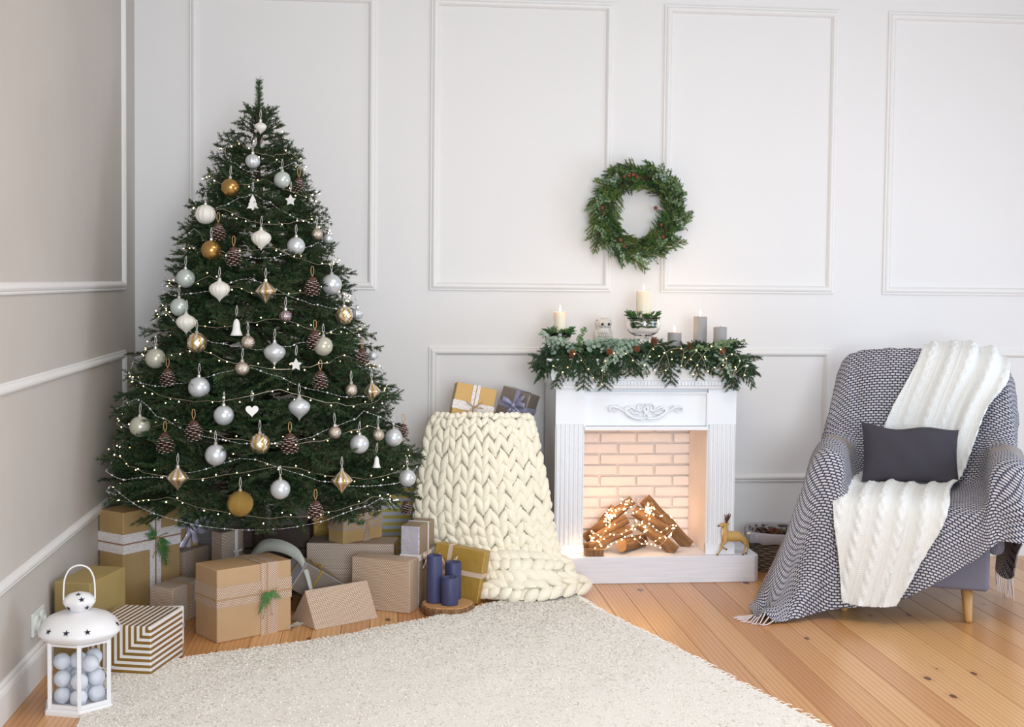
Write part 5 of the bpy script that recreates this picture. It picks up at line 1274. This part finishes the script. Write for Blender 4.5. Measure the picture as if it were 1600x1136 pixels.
def knit_side(ctrl, rows_, cols, mb, seed):            # wales run sideways where the blanket folds over itself
    T = np.transpose(np.array(ctrl), (1, 0, 2)); knit(T, rows_, cols, mb, seed)
knit_side(pool1, 2, 11, mb, 3); knit_side(pool2, 1, 10, mb, 4)
mb.build('stitches', M['wool'], bl, smooth=True)
Sb = S1-N1*.004; cloth_mb(Sb[::2, ::2], .010).build('backing', M['wool'], bl, smooth=True)
for k, pl in enumerate((pool1, pool2)):
    Sp = surf(pl, 4, 4)-O_; cloth_mb(Sp, .02).build('fold', M['wool'], bl, smooth=True)

# ------------------------------------------------------------------ rug
rg = thing('rug', 'cream shaggy wool rug with short fringe lying on the boards', 'rug', (.3, 4.6, 0))
A = smooth_path([(-1.02, 4.62), (-.734, 4.915), (-.434, 5.05), (.014, 5.30), (.405, 5.585), (.62, 5.74), (.87, 5.83)], 10)
B = smooth_path([(-.75, 2.6), (-.2, 2.5), (.4, 2.45), (1.0, 2.4), (1.5, 2.4), (1.9, 2.4), (2.2, 2.4)], 10)
rt = smooth_path([(.87, 5.83), (.905, 5.70), (.955, 5.50), (1.060, 5.20), (1.200, 4.77), (1.45, 4.0), (1.8, 3.2), (2.2, 2.4)], 9)
lt = np.linspace(A[0], B[0], len(rt)); nv, nu = len(rt), len(A); G = np.zeros((nv, nu, 3)); rs2 = np.random.default_rng(8)
for i in range(nv):
    t = i/(nv-1)
    for j in range(nu):
        s = j/(nu-1); q = (1-t)*A[j]+t*B[j]+(1-s)*lt[i]+s*rt[i]-((1-s)*(1-t)*A[0]+s*(1-t)*A[-1]+(1-s)*t*B[0]+s*t*B[-1]); G[i, j, :2] = q
G -= np.array([.3, 4.6, 0]); G2 = G.copy(); G2[..., 2] = .014+.004*rs2.random(G.shape[:2])+.004*np.sin(G[..., 0]*9)*np.sin(G[..., 1]*7)
top = surf(G2[::3, ::3], 6, 6); top[..., 2] += rs2.normal(size=top.shape[:2])*.0008
mb = MB(); mb.grid(top); bot = top.copy(); bot[..., 2] = .0005
mb.grid(np.stack([bot[0], top[0]])); mb.grid(np.stack([top[-1], bot[-1]])); mb.grid(np.stack([top[:, 0], bot[:, 0]])); mb.grid(np.stack([bot[:, -1], top[:, -1]])); mb.grid(bot[:, ::-1])
mb.build('base', M['rug'], rg, smooth=True)
ii = rs2.random(26000)**1.6*(top.shape[0]-1.01); jj = rs2.random(26000)*(top.shape[1]-1.01); i0 = ii.astype(int); j0 = jj.astype(int)
fa = (ii-i0)[:, None]; fb = (jj-j0)[:, None]; base = top[i0, j0]*(1-fa)*(1-fb)+top[i0+1, j0]*fa*(1-fb)+top[i0, j0+1]*(1-fa)*fb+top[i0+1, j0+1]*fa*fb
an = rs2.random(26000)*2*PI; dd = np.stack([np.cos(an), np.sin(an), .12+.3*rs2.random(26000)], 1)*(.006+.006*rs2.random(26000))[:, None]
sd = np.stack([-np.sin(an), np.cos(an), 0*an], 1)*.0026
v = np.stack([base-sd, base+sd, base+dd*.6+sd*.9+[0, 0, .001], base+dd, base+dd*.6-sd*.9+[0, 0, .001]], 1).reshape(-1, 3)
mb = MB(); mb.add(v, [(5*i, 5*i+1, 5*i+2, 5*i+3, 5*i+4) for i in range(26000)]); o = mb.build('pile', M['rug_tuft'], rg); o['kind'] = 'stuff'
mb = MB()
for path, outd, n, ln in ((top[:, -1], 1, 260, .035), (top[0, :], -1, 330, .016)):
    for k in range(n):
        f = (k+rs2.random())/n*(len(path)-1.01); i = int(f); p = path[i]*(1-(f-i))+path[i+1]*(f-i); t = path[i+1]-path[i]; nrm = np.array([-t[1], t[0], 0]); nrm /= np.linalg.norm(nrm)
        nrm = nrm*(1 if outd > 0 else 1); 
        if outd > 0 and nrm[0] < 0: nrm = -nrm
        if outd < 0 and nrm[1] < 0: nrm = -nrm
        e = nrm*ln*(.6+.7*rs2.random())+t/np.linalg.norm(t)*ln*.8*(rs2.random()-.5); q = p.copy(); q[2] = .010
        mb.tube([q-nrm*.01, q+e*.5+[0, 0, .001], q+e*np.array([1, 1, 0])+[0, 0, -.006]], [.0022, .0022, .0014], 4)
o = mb.build('fringe', M['rug_tuft'], rg); o['kind'] = 'stuff'

# ------------------------------------------------------------------ low basket right of the fireplace
wbk = thing('wicker_basket', 'low grey wicker basket with a linen-lined rim and bow, between fireplace and armchair', 'basket', (2.09, 6.345, 0), (0, 0, math.radians(-16)))
P_ = wicker(wbk, .205, .135, .238, .165, .195, 15, 34, M['wicker'], e=3.4, tr=.006)
mb = MB(); N = 90; rows = []
for off, z in ((-.010, .14), (-.008, .19), (-.002, .202), (.006, .202), (.011, .192), (.010, .150), (.007, .148)):
    rows.append([(*P_(2*PI*i/N, 1, off+.003*math.sin(i*1.9)), z+(.004*math.sin(i*.9) if z < .16 else 0)) for i in range(N)])
mb.grid(np.array(rows), closed_u=True); mb.build('linen_lining', M['linen'], wbk, smooth=True)
bow(wbk, (.02, -.186, .165), (0, -1, 0), (0, 0, 1), .05, .016, M['linen'], 2, 2, 'bow')
mb = MB()
for i in range(170):
    a = rnd.uniform(0, 2*PI); r = math.sqrt(rnd.random()); mb.box((.20*r*math.cos(a), .13*r*math.sin(a), .150+rnd.uniform(0, .035)), (rnd.uniform(.02, .05), rnd.uniform(.01, .022), .006), rot=(rnd.uniform(-.7, .7), rnd.uniform(-.7, .7), rnd.uniform(0, 3)))
o = mb.build('bark_chips', M['chips'], wbk); o['kind'] = 'stuff'
for i, (x, y) in enumerate(((-.11, -.03), (-.03, .05), (.05, -.04), (.12, .04))):
    a = math.radians(-16); o = link('pinecone', cme, None, loc=(2.09+x*math.cos(a)-y*math.sin(a), 6.345+x*math.sin(a)+y*math.cos(a), .185), rot=(1.2, i*1.3, i)); tag(o, 'brown pinecone lying on the bark chips in the low wicker basket', 'pinecone', 'pinecones in the low basket')

# ------------------------------------------------------------------ armchair
CA = math.radians(-25); CHX, CHY = 2.44, 5.66
ch = thing('armchair', 'slate grey upholstered armchair with tapered oak legs, covered in throws', 'armchair', (CHX, CHY, 0), (0, 0, CA))
def soft(name, c, d, parent, mat, r=.03, rot=None):
    o = MB().box(c, d, rot).build(name, mat, parent); m = o.modifiers.new('bevel', 'BEVEL'); m.width = r; m.segments = 5
    o.data.polygons.foreach_set('use_smooth', [True]*len(o.data.polygons)); return o
soft('seat_base', (-.02, -.01, .26), (.66, .74, .22), ch, M['chair'], .02)
soft('seat_cushion', (0, -.06, .42), (.54, .62, .13), ch, M['chair'], .04)
for s in (-1, 1): soft('armrest', (s*.333, -.02, .485), (.07, .66, .37), ch, M['chair'], .04)
soft('backrest', (0, .315, .69), (.66, .10, .72), ch, M['chair'], .045, rot=(-.10, 0, 0))
for sx, sy in ((-1, -1), (1, -1), (-1, 1), (1, 1)):
    x, y = sx*.25-.03, sy*.30; ox, oy = sx*.012, sy*.014
    mb = MB(); mb.tube([(x+ox, y+oy, .001), (x+ox*.9, y+oy*.9, .012), (x, y, .155)], [.015, .0165, .026], 18); mb.build('leg', M['leg'], ch, smooth=True)
# throw: control points in the chair's own frame (x across, y towards the back, z up)
def pad(mid, l, r): return l+mid+r
TH = [
 [(-.38,.44,.50),(-.38,.45,.55),(-.36,.46,.60),(-.31,.46,.60),(-.20,.46,.60),(-.07,.46,.60),(.07,.46,.60),(.20,.46,.60),(.31,.46,.60),(.36,.46,.60),(.39,.45,.55),(.40,.44,.50)],
 [(-.41,.38,.80),(-.40,.40,.92),(-.375,.40,1.04),(-.31,.39,1.085),(-.20,.385,1.10),(-.07,.385,1.105),(.07,.385,1.105),(.20,.385,1.10),(.31,.385,1.085),(.375,.39,1.04),(.41,.38,.92),(.43,.36,.80)],
 [(-.45,.30,.66),(-.43,.30,.82),(-.385,.30,.96),(-.32,.285,1.03),(-.20,.280,1.055),(-.07,.275,1.06),(.07,.275,1.06),(.20,.280,1.055),(.32,.285,1.03),(.39,.29,.96),(.42,.31,.80),(.41,.33,.55)],
 [(-.50,.23,.48),(-.455,.24,.66),(-.40,.23,.80),(-.32,.225,.87),(-.20,.225,.88),(-.07,.22,.88),(.07,.22,.88),(.20,.225,.88),(.32,.225,.87),(.40,.22,.82),(.40,.30,.50),(.345,.34,.17)],
 [(-.56,.14,.25),(-.485,.15,.52),(-.42,.14,.70),(-.32,.14,.725),(-.24,.16,.68),(-.07,.18,.68),(.07,.18,.68),(.24,.17,.68),(.32,.14,.725),(.42,.13,.71),(.425,.19,.45),(.385,.25,.085)],
 [(-.62,.02,.03),(-.50,.03,.40),(-.43,.01,.705),(-.32,.01,.71),(-.265,.06,.56),(-.07,.13,.53),(.07,.13,.53),(.265,.06,.56),(.32,.01,.71),(.43,.0,.70),(.44,.05,.48),(.43,.11,.15)],
 [(-.66,-.18,.015),(-.52,-.18,.36),(-.43,-.18,.695),(-.32,-.18,.70),(-.265,-.15,.53),(-.07,-.15,.52),(.07,-.15,.52),(.265,-.15,.53),(.32,-.18,.70),(.43,-.18,.695),(.45,-.14,.48),(.45,-.10,.36)],
 [(-.67,-.36,.012),(-.54,-.36,.30),(-.435,-.35,.665),(-.32,-.36,.67),(-.27,-.38,.50),(-.07,-.385,.50),(.07,-.385,.50),(.27,-.38,.50),(.32,-.36,.67),(.43,-.35,.665),(.462,-.30,.50),(.470,-.27,.36)],
 [(-.665,-.48,.012),(-.565,-.46,.15),(-.45,-.44,.42),(-.34,-.44,.42),(-.26,-.445,.38),(-.07,-.445,.36),(.09,-.44,.38),(.26,-.435,.42),(.32,-.425,.53),(.42,-.42,.54),(.460,-.36,.44),(.468,-.33,.35)],
 [(-.655,-.57,.012),(-.59,-.56,.03),(-.50,-.51,.14),(-.38,-.48,.20),(-.26,-.475,.20),(-.08,-.465,.20),(.09,-.455,.27),(.26,-.445,.36),(.33,-.435,.45),(.42,-.43,.45),(.458,-.37,.40),(.466,-.34,.34)],
 [(-.645,-.635,.012),(-.585,-.665,.012),(-.51,-.635,.012),(-.42,-.54,.025),(-.27,-.49,.06),(-.09,-.475,.09),(.09,-.465,.19),(.26,-.455,.31),(.34,-.442,.38),(.42,-.436,.38),(.456,-.38,.36),(.465,-.35,.33)]]
P = surf(TH, 9, 9); nr, nc = P.shape[:2]; Nn = normals(P); 
if Nn[nr//2, nc//2][2] < 0: Nn = -Nn; 
UV = arc_uv(P); J = np.linspace(0, 11, nc)[None, :]; I = np.linspace(0, 10, nr)[:, None]
lf = np.clip((3.4-J)/2, 0, 1); rt_ = np.clip((J-8.2)/1.5, 0, 1); fr = np.clip((I-7.2)/1.5, 0, 1); side = np.maximum(lf, rt_)
arm_top = np.exp(-((J-2.5)/.5)**2-0*I)
fold = (lf*np.clip((I-3)/4, 0, 1)*.020*np.sin(I*3.3+J*.9)+rt_*.016*np.sin(I*3.6+J)*np.clip(1-np.abs(I-6)/4, .2, 1)
        + fr*.015*np.sin(J*3.9+I*.4)*np.clip((7.5-J)/2, .3, 1) + np.clip((2.2-I)/1, 0, 1)*0
        + np.clip(1-np.abs(I-2.8)/1.6, 0, 1)*.010*(np.sin(J*2.9+I*.8)+.5*np.sin(J*6.1-I)))
fold += .003*np.sin(J*9+I*5)*np.cos(I*7-J*2)
P2 = P+Nn*(fold+.004)[..., None]; P2[..., 2] = np.maximum(P2[..., 2], .006+.004*np.abs(np.sin(J*7+I*3)))
tw = thing('throw_blanket', 'grey and white basket-weave throw covering the armchair, trailing onto the floor', 'throw', (CHX, CHY, 0), (0, 0, CA))
cloth_mb(P2, .006, UV).build('cloth', M['throw'], tw, smooth=True)
mb = MB(); fr2 = random.Random(4)
def tassels(path, dirn, n, ln, floor=True):
    for k in range(n):
        f = k/(n-1)*(len(path)-1.001); i = int(f); p = path[i]*(1-(f-i))+path[i+1]*(f-i); d = np.array(dirn)/np.linalg.norm(dirn); L_ = ln*fr2.uniform(.8, 1.15)
        q1 = p+d*L_*.5+np.array([fr2.uniform(-.004, .004), fr2.uniform(-.004, .004), 0]); q2 = p+d*L_+np.array([fr2.uniform(-.008, .008), fr2.uniform(-.008, .008), 0])
        if floor: q1[2] = q2[2] = .004
        mb.tube([p, q1, q2], [.003, .0028, .0022], 5)
i9 = int(9.0/10*(nr-1)); tassels(P2[i9:, 0], (-1, -.35, 0), 8, .075); tassels(P2[-1, :int(nc*.14)], (-.75, -.7, 0), 1+6, .06)
o = mb.build('floor_fringe', M['fringe'], tw); o['kind'] = 'stuff'; mb = MB()
a, b = int(2.9/10*(nr-1)), int(4.7/10*(nr-1)); tassels(P2[a:b, -1], (.05, -.1, -1), 14, .095, False)
o = mb.build('fringe', M['fringe'], tw); o['kind'] = 'stuff'
# white cable knit
WH = [
 [(.02,.47,.72),(.12,.47,.72),(.22,.47,.72),(.33,.47,.72)],
 [(.01,.42,1.10),(.11,.42,1.12),(.22,.42,1.12),(.345,.42,1.06)],
 [(.00,.345,1.135),(.11,.34,1.145),(.23,.34,1.14),(.375,.34,1.075)],
 [(-.03,.265,1.055),(.08,.250,1.065),(.21,.245,1.06),(.37,.24,.99)],
 [(-.12,.205,.87),(.01,.190,.88),(.14,.185,.88),(.29,.17,.87)],
 [(-.19,.165,.69),(-.06,.150,.69),(.09,.140,.70),(.235,.12,.70)],
 [(-.25,.10,.550),(-.12,.10,.548),(.03,.09,.550),(.19,.07,.560)],
 [(-.29,-.12,.538),(-.15,-.12,.540),(-.01,-.12,.540),(.15,-.12,.540)],
 [(-.325,-.30,.532),(-.17,-.30,.535),(-.02,-.30,.535),(.14,-.30,.535)],
 [(-.335,-.420,.500),(-.18,-.425,.505),(-.02,-.425,.505),(.14,-.42,.505)],
 [(-.325,-.468,.42),(-.18,-.470,.41),(-.04,-.470,.40),(.11,-.46,.42)],
 [(-.305,-.488,.29),(-.19,-.492,.27),(-.08,-.492,.25),(.04,-.478,.29)],
 [(-.28,-.500,.085),(-.21,-.505,.08),(-.14,-.505,.08),(-.06,-.500,.09)]]
P = surf(WH, 12, 26); nr, nc = P.shape[:2]; Nn = normals(P)
if Nn[nr//2, nc//2][2] < 0: Nn = -Nn
UV = arc_uv(P); u = UV[..., 0]-UV[..., 0].min(); v = UV[..., 1]; wtot = u.max()
disp = np.zeros((nr, nc))
for c in np.arange(.035, wtot, .085):                    # twisted cable columns with cords between
    q = (u-c)/.020; ph = v/.055*2*PI
    for s in (0, PI):
        cx = .55*np.sin(ph/2+s/2*1.0+s/2); disp += .009*np.exp(-((q-cx)/.42)**2)*(1+.3*np.cos(ph/2+s))
    for e in (-1.7, 1.7): disp -= .003*np.exp(-((q-e)/.22)**2)
J = np.linspace(0, 3, nc)[None, :]; I = np.linspace(0, 12, nr)[:, None]
disp += np.clip((I-1)/2, 0, 1)*np.where(I < 6, .010, .005)*np.sin(J*4.1+I*.35)+.020*np.exp(-((J-2.55)/.22)**2)*np.clip((6.5-I)/2, 0, 1)-.012*np.exp(-((J-2.2)/.12)**2)*np.clip((6.5-I)/2, 0, 1)+.010*np.exp(-((J-1.75)/.16)**2)*np.clip((I-7)/2, 0, 1)-.010*np.exp(-((J-2.05)/.12)**2)*np.clip((I-7)/2, 0, 1)
disp = disp+.005*np.sin(v/.012*2*PI)*np.clip((v-(v.max()-.05))/.01, 0, 1)*.3
P2 = P+Nn*(disp+.012)[..., None]
kb = thing('cable_knit_blanket', 'white cable-knit blanket hanging over the armchair back, seat and front edge', 'blanket', (CHX, CHY, 0), (0, 0, CA))
cloth_mb(P2, .008, UV).build('cloth', M['cable'], kb, smooth=True)
# charcoal cushion
pw, ph_ = .445, .265; n = 28; G = np.zeros((n+1, n+1, 3)); Bk = G.copy()
for i in range(n+1):
    for j in range(n+1):
        s = 2*i/n-1; t = 2*j/n-1; th = .062*((1-s*s)*(1-t*t))**.42; pin = 1-.055*(1-t*t)*(abs(s)**2); pin2 = 1-.085*(1-s*s)*(abs(t)**2)
        wr2 = .004*math.sin(9*s+4*t)*(1-s*s)*(1-t*t)
        x = s*pw/2*pin; z = t*ph_/2*pin2+.008*math.sin(s*5)*max(0, t); G[j, i] = (x, -th+wr2, z); Bk[j, i] = (x, th, z)
cu = thing('lumbar_cushion', 'dark charcoal rectangular cushion leaning on the armchair back', 'cushion', (0, 0, 0))
mb = MB(); mb.grid(G); mb.grid(Bk[:, ::-1]); mb.build('cover', M['pillow'], cu, smooth=True)
R2 = Matrix.Translation((CHX, CHY, 0)) @ Matrix.Rotation(CA, 4, 'Z') @ Matrix.Translation((-.035, -.03, .675)) @ Matrix.Rotation(math.radians(-14), 4, 'X') @ Matrix.Rotation(math.radians(18), 4, 'Z')@ Matrix.Rotation(math.radians(-2.5), 4, 'Y')
cu.matrix_world = R2
